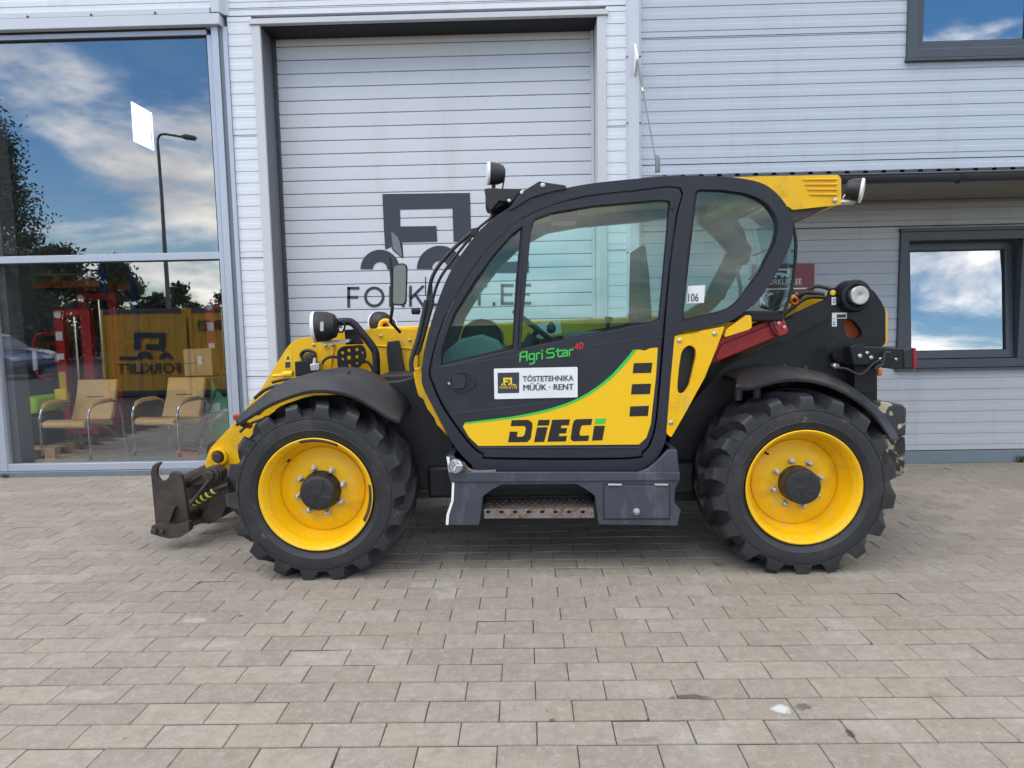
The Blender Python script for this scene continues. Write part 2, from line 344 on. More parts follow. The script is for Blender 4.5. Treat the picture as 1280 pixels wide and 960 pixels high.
# ------------------------------------------------------------------ ground and paving
def paver_material():
    m = bpy.data.materials.new('concrete paver'); m.use_nodes = True; nt = m.node_tree; n, l = nt.nodes, nt.links; b = n['Principled BSDF']
    g = n.new('ShaderNodeNewGeometry'); pos = g.outputs['Position']
    def math_(op, a, bb=None, c=None):
        k = n.new('ShaderNodeMath'); k.operation = op
        for i, q in enumerate((a,bb,c)):
            if q is None: continue
            if isinstance(q,(int,float)): k.inputs[i].default_value = q
            else: l.new(q, k.inputs[i])
        return k.outputs[0]
    def noise_(sc, det=6, ro=.6, off=(0,0,0), dist=0):
        v = n.new('ShaderNodeVectorMath'); v.operation = 'ADD'; v.inputs[1].default_value = off; l.new(pos, v.inputs[0])
        k = n.new('ShaderNodeTexNoise'); k.inputs['Scale'].default_value = sc; k.inputs['Detail'].default_value = det; k.inputs['Roughness'].default_value = ro; k.inputs['Distortion'].default_value = dist
        l.new(v.outputs[0], k.inputs['Vector']); return k.outputs['Fac']
    def rng(f, a, bb, c=0., d=1.):
        k = n.new('ShaderNodeMapRange'); l.new(f, k.inputs[0])
        for i, q in enumerate((a,bb,c,d)): k.inputs[i+1].default_value = q
        return k.outputs[0]
    def mixc(f, A, Bc):
        k = n.new('ShaderNodeMix'); k.data_type = 'RGBA'
        if isinstance(f,(int,float)): k.inputs[0].default_value = f
        else: l.new(f, k.inputs[0])
        for i, q in ((6,A),(7,Bc)):
            if isinstance(q,tuple): k.inputs[i].default_value = (*q,1)
            else: l.new(q, k.inputs[i])
        return k.outputs[2]
    sp = n.new('ShaderNodeSeparateXYZ'); l.new(pos, sp.inputs[0]); X, Y = sp.outputs[0], sp.outputs[1]
    row = math_('FLOOR', math_('DIVIDE', math_('SUBTRACT', Y, PAV_Y0), PAV_W))
    par = math_('MULTIPLY', math_('PINGPONG', row, 1.0), .5)
    colm = math_('FLOOR', math_('SUBTRACT', math_('DIVIDE', math_('SUBTRACT', X, PAV_X0), PAV_L), par))
    cv = n.new('ShaderNodeCombineXYZ'); l.new(row, cv.inputs[0]); l.new(colm, cv.inputs[1])
    wn_ = n.new('ShaderNodeTexWhiteNoise'); wn_.noise_dimensions = '2D'; l.new(cv.outputs[0], wn_.inputs['Vector'])
    base = mixc(wn_.outputs['Value'], (.262,.226,.176), (.345,.301,.238))
    sep2 = n.new('ShaderNodeSeparateColor'); l.new(wn_.outputs['Color'], sep2.inputs[0])
    base = mixc(math_('MULTIPLY', sep2.outputs[1], .35), base, (.30,.268,.228))
    base = mixc(rng(noise_(.7,5,.6),   .38,.68,0,.55), base, (.222,.190,.152))           # broad traffic grime
    base = mixc(rng(noise_(3.2,7,.65,(3,1,0)), .53,.74,0,.50), base, (.41,.39,.35))      # pale lime bloom
    base = mixc(rng(noise_(6.,7,.7,(9,4,0)), .60,.74,0,.30), base, (.13,.12,.11))      # dark scuffs
    base = mixc(rng(noise_(13.,6,.7,(2,8,1)), .45,.70,0,.55), base, (.19,.165,.133))      # mottling
    base = mixc(rng(noise_(28.,5,.7,(4,1,6)), .50,.70,0,.45), base, (.42,.385,.33))
    base = mixc(rng(noise_(55.,3,.7), .58,.74,0,.55), base, (.125,.112,.10))            # coarse grain
    base = mixc(rng(noise_(120.,2,.6,(1,1,1)), .62,.75,0,.55), base, (.52,.50,.47))      # pale aggregate
    base = mixc(rng(noise_(24.,2,.5,(5,2,2)), .74,.78,0,.75), base, (.08,.075,.07))      # small spots
    def spot(px, py, rx, ry, colr, amt):
        nonlocal base
        d0 = _F + _R*((px-640)/FP) + _U*((480-py)/FP); t = -CAMH/d0.z; c = d0*t
        ex = math_('DIVIDE', math_('SUBTRACT', X, c.x), rx); ey = math_('DIVIDE', math_('SUBTRACT', Y, c.y), ry)
        dd = math_('ADD', math_('POWER', ex, 2.), math_('POWER', ey, 2.))
        dd = math_('ADD', dd, math_('MULTIPLY', math_('SUBTRACT', noise_(14.,4,.6,(px,py,0)), .5), 2.2))
        base = mixc(rng(dd, .55, .25, 0, amt), base, colr)
    spot(862,871,.11,.022,(.07,.062,.055),.8); spot(880,874,.06,.012,(.07,.062,.055),.7)
    spot(977,887,.05,.05,(.58,.58,.57),.85); spot(1003,884,.045,.045,(.10,.095,.09),.85)
    spot(1060,914,.02,.05,(.06,.05,.045),.8); spot(243,775,.09,.05,(.43,.42,.395),.5)
    spot(540,730,.20,.07,(.42,.405,.38),.35); spot(560,742,.10,.12,(.42,.405,.38),.35)
    spot(260,805,.22,.05,(.42,.405,.38),.3); spot(110,870,.20,.05,(.42,.405,.38),.3)
    spot(800,925,.10,.03,(.15,.13,.12),.5); spot(690,900,.02,.02,(.08,.07,.06),.8)
    spot(300,770,.02,.02,(.08,.07,.06),.8); spot(900,706,.06,.05,(.13,.11,.10),.6)
    l.new(base, b.inputs['Base Color'])
    b.inputs['Roughness'].default_value = .86; b.inputs['Specular IOR Level'].default_value = .35
    bp = n.new('ShaderNodeBump'); bp.inputs['Strength'].default_value = .35; bp.inputs['Distance'].default_value = .004
    l.new(noise_(90.,4,.7), bp.inputs['Height']); l.new(bp.outputs[0], b.inputs['Normal'])
    return m
PAV_W, PAV_L, PAV_Y0, PAV_X0 = .1418, .281, 2.2225, .5845
PAV_Y0 -= 20*PAV_W; PAV_X0 -= 60*PAV_L           # whole rows / columns back, so indices stay positive
M['paver'] = paver_material()
YWALL = 6.68
ground = MB(); ground.add([(-600,-600,-.03),(600,-600,-.03),(600,600,-.03),(-600,600,-.03)],[(0,1,2,3)])
tag(mk('ground', ground, M['asphalt'], smooth=False), 'dark asphalt yard and street around the paved forecourt', None, kind='structure')
pv = MB(); pv.box((-5.85,.6,-.028),(9.6,YWALL+.02,-.0045))
paving = tag(mk('paving', pv, M['joint'], smooth=False), 'grey concrete paved forecourt laid in running bond', None, kind='structure')
def paver_geo(cx, cy, lx, ly, jit):
    dz = jit.uniform(-.0012,.0012); tx, ty = jit.uniform(-.003,.003), jit.uniform(-.005,.005)
    hx, hy = lx/2-.0011-jit.uniform(0,.0008), ly/2-.0028-jit.uniform(0,.0012); b = .0022
    a = jit.uniform(-.004,.004); ca, sa = math.cos(a), math.sin(a)
    v = []
    for (ex,ey,z) in ((hx,hy,-.026),(hx,hy,-.004),(hx-b,hy-b,0)):
        for sx,sy in ((-1,-1),(1,-1),(1,1),(-1,1)):
            x, y = sx*ex, sy*ey
            v.append((cx+x*ca-y*sa, cy+x*sa+y*ca, z+dz+(x*tx+y*ty if z > -.01 else 0)))
    if jit.random() < .10:                       # a chipped corner
        k = 8+jit.randrange(4); q = Vector(v[k]); q += (Vector((cx,cy,q.z))-q).normalized()*jit.uniform(.006,.014); q.z -= .003; v[k] = tuple(q)
    f = [(8,9,10,11)]
    for k in (0,4):
        for i in range(4): j=(i+1)%4; f.append((k+i,k+j,k+4+j,k+4+i))
    return v, f
cells = []
for rI in range(0, 60):
    y0 = PAV_Y0 + rI*PAV_W; y1 = min(y0+PAV_W, YWALL-.01)
    if y0 < .6 or y1-y0 < .03: continue
    off = .5 if rI % 2 else 0
    for cI in range(20, 110):
        x0 = PAV_X0 + (cI+off)*PAV_L
        if x0 < -5.85 or x0+PAV_L > 9.5: continue
        px, py = PJ((x0+PAV_L/2,(y0+y1)/2,0)) if y0 > 1.2 else (-999,-999)
        vis = -40 < px < 1320 and 0 < py < 985
        cells.append((0 if vis else 1, y0, abs(px-640), x0, y1))
cells.sort()
jit = random.Random(3); rest = MB()
for i, (nv, y0, _, x0, y1) in enumerate(cells):
    v, f = paver_geo(x0+PAV_L/2, (y0+y1)/2, PAV_L, y1-y0, jit)
    if i < 300 and nv == 0:
        q = MB(); q.add(v, f); mk('paver', q, M['paver'], paving, smooth=False)
    else: rest.add(v, f)
tag(mk('paver_field', rest, M['paver'], paving, smooth=False), None, None, kind='stuff')

# ------------------------------------------------------------------ the building
bld = thing('warehouse_building', 'white clad metal warehouse with roller door, showroom window and office windows', 'building', (0,YWALL,0))
Y = YWALL
def ribbed(x0, x1, z0, z1, y, holes=(), pitch=.112, d=.0018, phase=0.0):
    """horizontally micro-ribbed sheet with real relief, split round rectangular openings"""
    out = []
    cuts = sorted({x0,x1,*[min(max(h[0],x0),x1) for h in holes],*[min(max(h[1],x0),x1) for h in holes]})
    for a, b in zip(cuts[:-1], cuts[1:]):
        if b-a < 1e-4: continue
        spans = [(z0,z1)]
        for h in holes:
            if h[0] <= a+1e-6 and h[1] >= b-1e-6:
                ns = []
                for s0,s1 in spans:
                    if h[2] > s0: ns.append((s0,min(s1,h[2])))
                    if h[3] < s1: ns.append((max(s0,h[3]),s1))
                spans = [s for s in ns if s[1]-s[0] > 1e-4]
        for s0,s1 in spans:
            pr = []
            k = math.floor((s0-phase)/pitch)-1
            while phase + k*pitch < s1+pitch:
                zz = phase + k*pitch
                for q, dd in ((0,0),(.5*pitch-.006,0),(.5*pitch,d),(pitch-.010,d),(pitch-.005,d+.0060)): pr.append((zz+q,dd))
                k += 1
            def at(z):
                for (p0,d0),(p1,d1) in zip(pr[:-1],pr[1:]):
                    if p0 <= z <= p1: return d0+(d1-d0)*(z-p0)/max(1e-9,p1-p0)
                return 0
            pts = [(s0,at(s0))]+[p for p in pr if s0 < p[0] < s1]+[(s1,at(s1))]
            rows = [[Vector((a,y+dd,z)),Vector((b,y+dd,z))] for z,dd in pts]
            mb = MB(); mb.grid(rows); out.append(mb)
            mb.add([(a,y+.06,s0),(b,y+.06,s0),(b,y,s0),(a,y,s0)],[(0,1,2,3)])
            mb.add([(a,y+.06,s1),(b,y+.06,s1),(b,y,s1),(a,y,s1)],[(3,2,1,0)])
    return out
def panels(x0, x1, zs, y, m, holes=(), phase=0.0, pitch=.112):
    for z0, z1 in zip(zs[:-1], zs[1:]):
        for g in ribbed(x0, x1, z0+.004, z1-.004, y, holes, pitch, phase=z0+.06): mk('wall_panel', g, m, bld, smooth=False)
DX0, DX1, DZ1 = -2.50, .757, 4.40
GX0, GX1, GZ0, GZ1, TRZ = -5.37, -3.03, .13, 4.34, 2.22
UW = (3.70, 6.4, 3.93, 5.4); LW = (3.70, 6.4, .965, 2.30)
wallzs = [.14, 1.00, 2.19, 3.38, 4.57, 5.76]
panels(-2.82, -2.585, [.14,1.0,2.19,3.38,4.495], Y, M['clad'])                                   # between window and roller door
panels(-2.82, 1.03, [4.50,4.57+.0,5.76], Y, M['clad'])                        # over the door
panels(.84, 1.03, [.14,1.0,2.19,3.38,4.495], Y, M['clad'])
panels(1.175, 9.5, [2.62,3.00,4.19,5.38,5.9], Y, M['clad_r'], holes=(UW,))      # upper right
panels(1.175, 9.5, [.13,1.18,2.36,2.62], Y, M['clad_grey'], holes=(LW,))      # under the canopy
panels(-9.5, -2.94, [4.56,5.75], Y-.05, M['clad'])                            # over the showroom window
# solid core behind the cladding
core = MB()
for a, b in (((-9.5,Y+.07,4.42),(-2.82,Y+.3,5.8)),((-2.82,Y+.07,4.44),(1.1,Y+.24,5.8)),((-2.94,Y+.07,0),(-2.585,Y+.24,4.43)),((.84,Y+.07,0),(3.69,Y+.24,5.7)),
             ((3.69,Y+.07,2.33),(9.5,Y+.24,3.9)),((3.69,Y+.07,0),(9.5,Y+.24,.94)),((6.42,Y+.075,.95),(9.5,Y+.23,2.32))): core.box(a,b)
mk('wall_core', core, M['intwall'], bld, smooth=False)
# roof slab and side walls of the hall (only seen from inside and from other positions)
rf = MB(); rf.box((-9.5,Y+.31,5.6),(9.5,20,5.8)); mk('roof_slab', rf, M['intwall'], bld, smooth=False)
iw = MB(); iw.box((-9.5,19.8,0),(9.5,20,5.6)); iw.box((-9.5,Y+.31,0),(-9.3,19.8,5.6)); iw.box((-2.75,Y+.31,0),(-2.62,19.8,5.6)); iw.box((9.3,Y+.25,0),(9.5,19.8,5.6))
mk('interior_wall', iw, M['intwall'], bld, smooth=False)
def trimbox(name, a, b, m, parent=bld, bv=.004): return mk(name, MB().box(a,b), m, parent, bevel=bv)
# flashings and trims
for s0 in range(-9,10,2):
    if s0 == -3: continue
trimbox('base_flashing', (-9.5,Y-.03,0),(-2.56,Y+.05,.055), M['flash'])
trimbox('base_flashing', (.80,Y-.015,0),(9.5,Y+.05,.125), M['flash'])
trimbox('door_jamb_trim', (-2.585,Y-.015,0),(-2.50,Y+.02,4.405), M['trim_g'])
trimbox('door_jamb_trim', (.757,Y-.015,0),(.84,Y+.02,4.405), M['trim_g'])
trimbox('door_head_trim', (-2.60,Y-.03,4.408),(.86,Y+.03,4.46), M['trim_g'])
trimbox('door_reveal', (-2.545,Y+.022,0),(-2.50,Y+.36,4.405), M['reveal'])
trimbox('door_reveal', (.757,Y+.022,0),(.80,Y+.36,4.405), M['trim_g'])
trimbox('door_reveal', (-2.498,Y+.032,4.402),(.755,Y+.36,4.44), M['darkgap'])
# corner pillar flashing with screw heads
pl = MB().prism([(1.03,Y-.006,0),(1.05,Y-.008,0),(1.055,Y-.05,0),(1.15,Y-.05,0),(1.155,Y-.008,0),(1.178,Y-.006,0),(1.178,Y+.05,0),(1.03,Y+.05,0)], (0,0,5.8))
pil = mk('pillar_flashing', pl, M['trim'], bld, bevel=.002)
for zz in [i*.62+.3 for i in range(9)]:
    for xx in (1.040,1.166):
        mk('screw', MB().lathe([(0,.009),(-.006,.009),(-.008,.004),(-.008,0)],(xx,Y-.006,zz),(0,1,0),8), M['anth'], pil)
# showroom head flashing, overlapping upper-left corner trim
hf = trimbox('window_head_flashing', (-9.5,Y-.075,4.40),(-2.865,Y+.05,4.50), M['trim'])
hf2 = trimbox('window_head_flashing', (-9.5,Y-.072,4.502),(-2.955,Y-.02,4.556), M['trim'])
for xx in [-7.2+i*.62 for i in range(7)]: mk('screw', MB().lathe([(0,.011),(-.007,.011),(-.009,.004),(-.009,0)],(xx,Y-.073,4.515),(0,1,0),8), M['anth'], hf2)
ct = MB().prism([(-2.94,Y-.075,4.51),(-2.86,Y-.075,4.51),(-2.84,Y-.008,4.51),(-2.80,Y-.006,4.51),(-2.80,Y+.05,4.51),(-2.94,Y+.05,4.51)], (0,0,1.3))
mk('corner_flashing', ct, M['trim'], bld, bevel=.002)
# roller door: slats
gd = mk('garage_door', MB().box((-2.495,7.035,.0),(.752,7.09,4.6)), M['darkgap'], bld, smooth=False)
SP = .1335; SZ0 = .06
nsl = 0; z = SZ0
slat_me = None
while z < 4.42:
    if slat_me is None:
        pr = [(0,.018),(.0015,.003),(.005,.0),(SP*.5,-.0008),(SP-.008,.0),(SP-.0055,.003),(SP-.0045,.018)]
        g = MB().grid([[Vector((-2.495,7.0+d,z+q)),Vector((.752,7.0+d,z+q))] for q,d in pr])
        s0 = mk('door_slat', g, M['doorgrey'], gd, smooth=False); slat_me = s0; base = s0.location.copy()
    else:
        s = slat_me.copy(); COL.objects.link(s); s.parent = gd; s.location = base + Vector((0,0,nsl*SP))
    nsl += 1; z += SP
mk('bottom_seal', MB().box((-2.495,6.99,.004),(.752,7.03,.058)), M['gasket'], gd, bevel=.004)
for xx, mm in ((-2.497,M['anth']),(.722,M['trim_g'])): mk('door_track', MB().box((xx,6.965,0),(xx+.032,6.995,4.40)), mm, gd, bevel=.002)
# logo and lettering on the door (flat print on the slats)
LY = 6.9945
def logo(name, px_outline_list, Yp, m, parent, th=.0012): 
    g = MB()
    for p in px_outline_list: g.prism(wp(p,Yp), (0,th,0))
    return mk(name, g, m, parent, smooth=False)
def arch(cx, cy, R0, r0, a0=180, a1=360, n=18):
    o = [(cx+R0*math.cos(R(a0+(a1-a0)*i/n)), cy+R0*math.sin(R(a0+(a1-a0)*i/n))) for i in range(n+1)]
    return o + [(cx+r0*math.cos(R(a1-(a1-a0)*i/n)), cy+r0*math.sin(R(a1-(a1-a0)*i/n))) for i in range(n+1)]
logo('logo_print', [
    [(478,242.5),(587.5,241),(589,302),(567,302),(565.5,260.5),(500,262),(500.5,283),(545.5,282.5),(546.5,302),(501.5,303),(481.5,312),(479.5,280)],
    arch(475,336.5,24.5,9), arch(550,336,29,10), [(577,330),(661,326),(661,341),(577,341)]], LY, M['print'], gd)
def strokes(txt, x0, y0, x1, y1, sw, Yp, m, parent, name):
    """thin geometric capitals, x0..x1 per letter widths, on the door plane (photo pixels)"""
    wd = {'F':.62,'O':1.05,'R':.78,'K':.82,'L':.58,'I':.22,'T':.80,'.':.22,'E':.66}
    gap = .24; tot = sum(wd[c] for c in txt)+gap*(len(txt)-1)
    s = (x1-x0)/tot; x = x0; h = y1-y0; g = MB()
    def P(u,v): return (x+u*wd_*s, y0 + v*h - (x-x0)*.018)
    def bar(a,b):
        A, B = Vector(P(*a)), Vector(P(*b)); d = (B-A).normalized(); n_ = Vector((-d.y,d.x))*sw/2
        A = A-d*sw*.0; g.prism(wp([tuple(A+n_),tuple(B+n_),tuple(B-n_),tuple(A-n_)],Yp),(0,.0012,0))
    for c in txt:
        wd_ = wd[c]; e = sw/2/h; ex = sw/2/(wd_*s)
        if c in 'FRKLIE': bar((.5 if c=='I' else ex,0),(.5 if c=='I' else ex,1))
        if c in 'FE': bar((0,e),(1,e)); bar((0,.5),(.9,.5))
        if c in 'EL': bar((0,1-e),(1,1-e))
        if c == 'T': bar((0,e),(1,e)); bar((.5,0),(.5,1))
        if c == 'K': bar((ex,.62),(1-ex,.0)); bar((.38,.42),(1-ex,1))
        if c == '.': bar((.2,.93),(.8,.93)); bar((.2,.97),(.8,.97))
        if c == 'R':
            pts = [(ex,e),(.55,e),(.85,.10),(.95,.28),(.85,.47),(.55,.56),(ex,.56)]
            for a,b in zip(pts[:-1],pts[1:]): bar(a,b)
            bar((.5,.56),(.98,1))
        if c == 'O':
            o = [P(.5+(.5)*math.cos(q*math.pi/12),.5+.5*math.sin(q*math.pi/12)) for q in range(24)]
            i_ = [P(.5+(.5-2*ex)*math.cos(q*math.pi/12),.5+(.5-2*e)*math.sin(q*math.pi/12)) for q in range(24)]
            g.prism(wp(o,Yp),(0,.0012,0),[wp(i_,Yp)])
        x += (wd_+gap)*s
    return mk(name, g, m, parent, smooth=False)
strokes('FORKLIFT.EE', 434, 358.5, 664, 384.5, 3.5, LY, M['print'], gd, 'lettering')

# showroom window: frame, transom, panes
sw = mk('showroom_window', MB().box((-3.03,Y+.0,.13),(-2.985,Y+.09,4.335)), M['alu'], bld, bevel=.003)
def fr(a,b,m=M['alu'],n='frame_member'): return mk(n, MB().box(a,b), m, sw, bevel=.003)
fr((-2.972,Y-.03,.056),(-2.905,Y+.06,4.398)); fr((-2.984,Y+.02,.13),(-2.973,Y+.08,4.39),M['darkgap'])
fr((-2.903,Y-.012,.056),(-2.865,Y+.06,4.398),M['flash']); fr((-2.863,Y-.02,.056),(-2.822,Y+.06,4.398),M['alu'])
for xl, xr in ((GX0,-3.03),(-7.9,-5.50)):
    fr((xl,Y+.005,2.185),(xr,Y+.085,2.255)); fr((xl,Y+.002,.058),(xr,Y+.088,.13)); fr((xl,Y+.002,4.337),(xr,Y+.088,4.385))
    fr((xl,Y-.01,4.386),(xr,Y+.08,4.399),M['darkgap'])
    for z0,z1 in ((.13,2.185),(2.255,4.337)):
        mk('pane', MB().box((xl,Y+.035,z0),(xr,Y+.043,z1)), M['glass_b'], sw, smooth=False)
        mk('gasket', MB().box((xl,Y+.012,z1-.012),(xr,Y+.034,z1-.0005)), M['gasket'], sw)
        mk('gasket', MB().box((xr-.012,Y+.012,z0),(xr-.0005,Y+.034,z1-.013)), M['gasket'], sw)
fr((-5.50,Y-.002,.058),(GX0,Y+.088,4.385))
fr((-8.1,Y-.002,.058),(-7.9,Y+.088,4.385))
trimbox('wall_pier', (-9.5,Y-.0,.058),(-8.1,Y+.3,4.39), M['clad'])
trimbox('interior_column', (-5.52,Y+.10,0),(-5.30,Y+.30,5.55), M['reveal'])
# office windows
def office_window(rect, name, tilt, mull):
    x0,x1,z0,z1 = rect
    root = mk(name, MB().prism([(x0,Y-.03,z0),(x1,Y-.03,z0),(x1,Y-.03,z1),(x0,Y-.03,z1)],(0,.1,0),
              [[(x0+.085,Y-.03,z0+.085),(x1-.085,Y-.03,z0+.085),(x1-.085,Y-.03,z1-.085),(x0+.085,Y-.03,z1-.085)]]), M['anth'], bld, bevel=.004)
    mk('sill', MB().prism([(x0-.01,Y-.05,z0-.03),(x0-.01,Y+.0,z0-.03),(x0-.01,Y+.0,z0+.004),(x0-.01,Y-.05,z0-.008)],(x1-x0+.02,0,0)), M['anth'], root, bevel=.003)
    mk('head_flashing', MB().box((x0-.01,Y-.045,z1+.001),(x1+.01,Y+.0,z1+.035)), M['anth'], root, bevel=.003)
    xs = [x0+.09, *mull, x1-.09]
    for i,(a,b) in enumerate(zip(xs[:-1],xs[1:])):
        a += .004; b -= .004
        if i: mk('mullion', MB().box((xs[i]-.055,Y-.02,z0+.086),(xs[i]+.055,Y+.06,z1-.086)), M['anth'], root, bevel=.004); a += .055
        if i < len(xs)-2: b -= .055
        zz0, zz1 = z0+.09, z1-.09
        def T(v, ti=(tilt if i == 0 else 0)):
            v = Vector(v)
            if ti:
                d = v - Vector((0,Y+.02,zz0)); c,s = math.cos(ti),math.sin(ti)
                return Vector((v.x, Y+.02+d.y*c+d.z*s, zz0+d.z*c-d.y*s))
            return v
        g = MB().prism([(a,Y+.02,zz0),(b,Y+.02,zz0),(b,Y+.02,zz1),(a,Y+.02,zz1)],(0,.06,0),
             [[(a+.075,Y+.02,zz0+.075),(b-.075,Y+.02,zz0+.075),(b-.075,Y+.02,zz1-.075),(a+.075,Y+.02,zz1-.075)]])
        g.v = [T(v) for v in g.v]; mk('sash', g, M['anth'], root, bevel=.004)
        g = MB().box((a+.075,Y+.045,zz0+.075),(b-.075,Y+.053,zz1-.075)); g.v = [T(v) for v in g.v]; mk('pane', g, M['glass_w'], root, smooth=False)
        g = MB().prism([(a+.0752,Y+.03,zz0+.0752),(b-.0752,Y+.03,zz0+.0752),(b-.0752,Y+.03,zz1-.0752),(a+.0752,Y+.03,zz1-.0752)],(0,.014,0),
             [[(a+.083,Y+.03,zz0+.083),(b-.083,Y+.03,zz0+.083),(b-.083,Y+.03,zz1-.083),(a+.083,Y+.03,zz1-.083)]])
        g.v = [T(v) for v in g.v]; mk('gasket', g, M['gasket'], root, smooth=False)
    return root
office_window(UW, 'upper_window', 0, [4.98])
office_window(LW, 'lower_window', R(5), [4.94])
rm = MB(); rm.box((3.4,8.2,.5),(9.2,8.3,5.5)); mk('office_back_wall', rm, M['intwall'], bld, smooth=False)
# canopy over the office front
CX0, CX1, CY = 1.12, 9.4, 5.72
sf = MB(); rows = []
nb = int((CX1-CX0)/.06)
pts = []
for i in range(nb+1):
    x = CX0+i*.06; pts += [(x,2.605),(x+.040,2.605),(x+.045,2.615),(x+.055,2.615)]
cnp = mk('canopy_soffit', MB().grid([[Vector((x,CY+.06,z)) for x,z in pts],[Vector((x,Y-.008,z)) for x,z in pts]]), M['soffit'], bld, smooth=False)
pts = []
for i in range(int((CX1-CX0)/.15)+1):
    x = CX0-.05+i*.15; pts += [(x,0),(x+.10,0),(x+.110,.020),(x+.140,.020)]
mk('roof_sheet', MB().grid([[Vector((x,CY-.05,2.668+z)) for x,z in pts],[Vector((x,Y,2.86+z)) for x,z in pts]]), M['roofm'], bld, smooth=False, solid=.004)
gp = [(CY-.0+.055*math.cos(R(a)), 2.638+.058*math.sin(R(a))) for a in range(180,361,15)]
gut = mk('gutter', MB().grid([[Vector((CX0-.02,y-.06,z)) for y,z in gp],[Vector((CX1,y-.06,z)) for y,z in gp]]), M['roofm'], bld, solid=.006)
mk('gutter_bead', MB().tube([(CX0-.02,CY-.115,2.642),(CX1,CY-.115,2.642)],.011,8), M['roofm'], gut)
for xx in [1.9+i*.85 for i in range(9)]:
    mk('gutter_bracket', MB().tube([(xx,CY-.06+.066*math.cos(R(a)),2.638+.069*math.sin(R(a))) for a in range(185,360,25)],.008,6), M['roofm'], gut)
trimbox('canopy_fascia', (CX0,CY-.0,2.598),(CX1,CY+.055,2.66), M['roofm'])
trimbox('canopy_end', (CX0-.03,CY-.0,2.60),(CX0-.002,Y-.01,2.66), M['roofm'])
trimbox('soffit_edge', (CX0,Y-.03,2.575),(CX1,Y-.008,2.603), M['soffit'])
# tie rod from the pillar to the canopy corner
a = W(794,68,Y-.055); b = W(822,212,CY-.02)
trd = mk('tie_rod_bracket', MB().prism([(a.x-.012,Y-.05,a.z+.10),(a.x-.012,Y-.17,a.z-.06),(a.x-.012,Y-.17,a.z-.11),(a.x-.012,Y-.05,a.z-.20)],(.024,0,0)), M['white_p'], bld, bevel=.003)
p0 = Vector((a.x,Y-.16,a.z-.09)); p1 = b; q = p0.lerp(p1,.30)
mk('tie_rod', MB().tube([p0,q],.011,8), M['pole'], trd); mk('tie_rod', MB().tube([q,p1],.0065,8), M['pole'], trd)
mk('turnbuckle', MB().tube([q-(p1-p0)*.02,q+(p1-p0)*.02],.012,8), M['steel'], trd)
mk('rod_clevis', MB().tube([p1+Vector((0,0,.12)),p1+Vector((0,0,.09)),p1-Vector((0,0,.02))],[.008,.020,.022],8), M['pole'], trd)
# office sign
sa = W(941,331,Y-.03); sb = W(1017,392,Y-.03)
sg = tag(mk('wall_sign', MB().box((sa.x,Y-.03,sb.z-.02),(sb.x,Y-.012,sa.z)), M['burg'], bevel=.003),
         'burgundy office sign with white lettering on the wall behind the cab', 'sign')
def sp(px,py): return W(px,py,Y-.0335)
text('lettering','FORKLIFT.EE', sp(957,349), sp(1002,348.3), sp(957,356), M['paperw'], sg)
text('lettering','KONTOR', sp(950,366), sp(1009,365), sp(950,384), M['paperw'], sg)
mk('divider', MB().box((sa.x+.01,Y-.0325,sp(980,361).z-.006),(sb.x-.01,Y-.0305,sp(980,361).z+.006)), M['paperw'], sg)
logo('logo_print', [[(966,336),(988,335.6),(988,345),(984,345),(984,338),(970,338.3),(970,341),(979,341),(979,344),(970,344),(966,345)], arch(966,347,5,2), arch(981,346.8,5,2)], Y-.0335, M['paperw'], sg)

# ------------------------------------------------------------------ telehandler
TH = thing('telehandler', 'yellow and charcoal telescopic handler parked side-on before the roller door', 'telehandler', (.2,4.9,0))
def part(name, mb, m, parent=None, **k): return mk(name, mb, M[m] if isinstance(m,str) else m, parent or TH, **k)
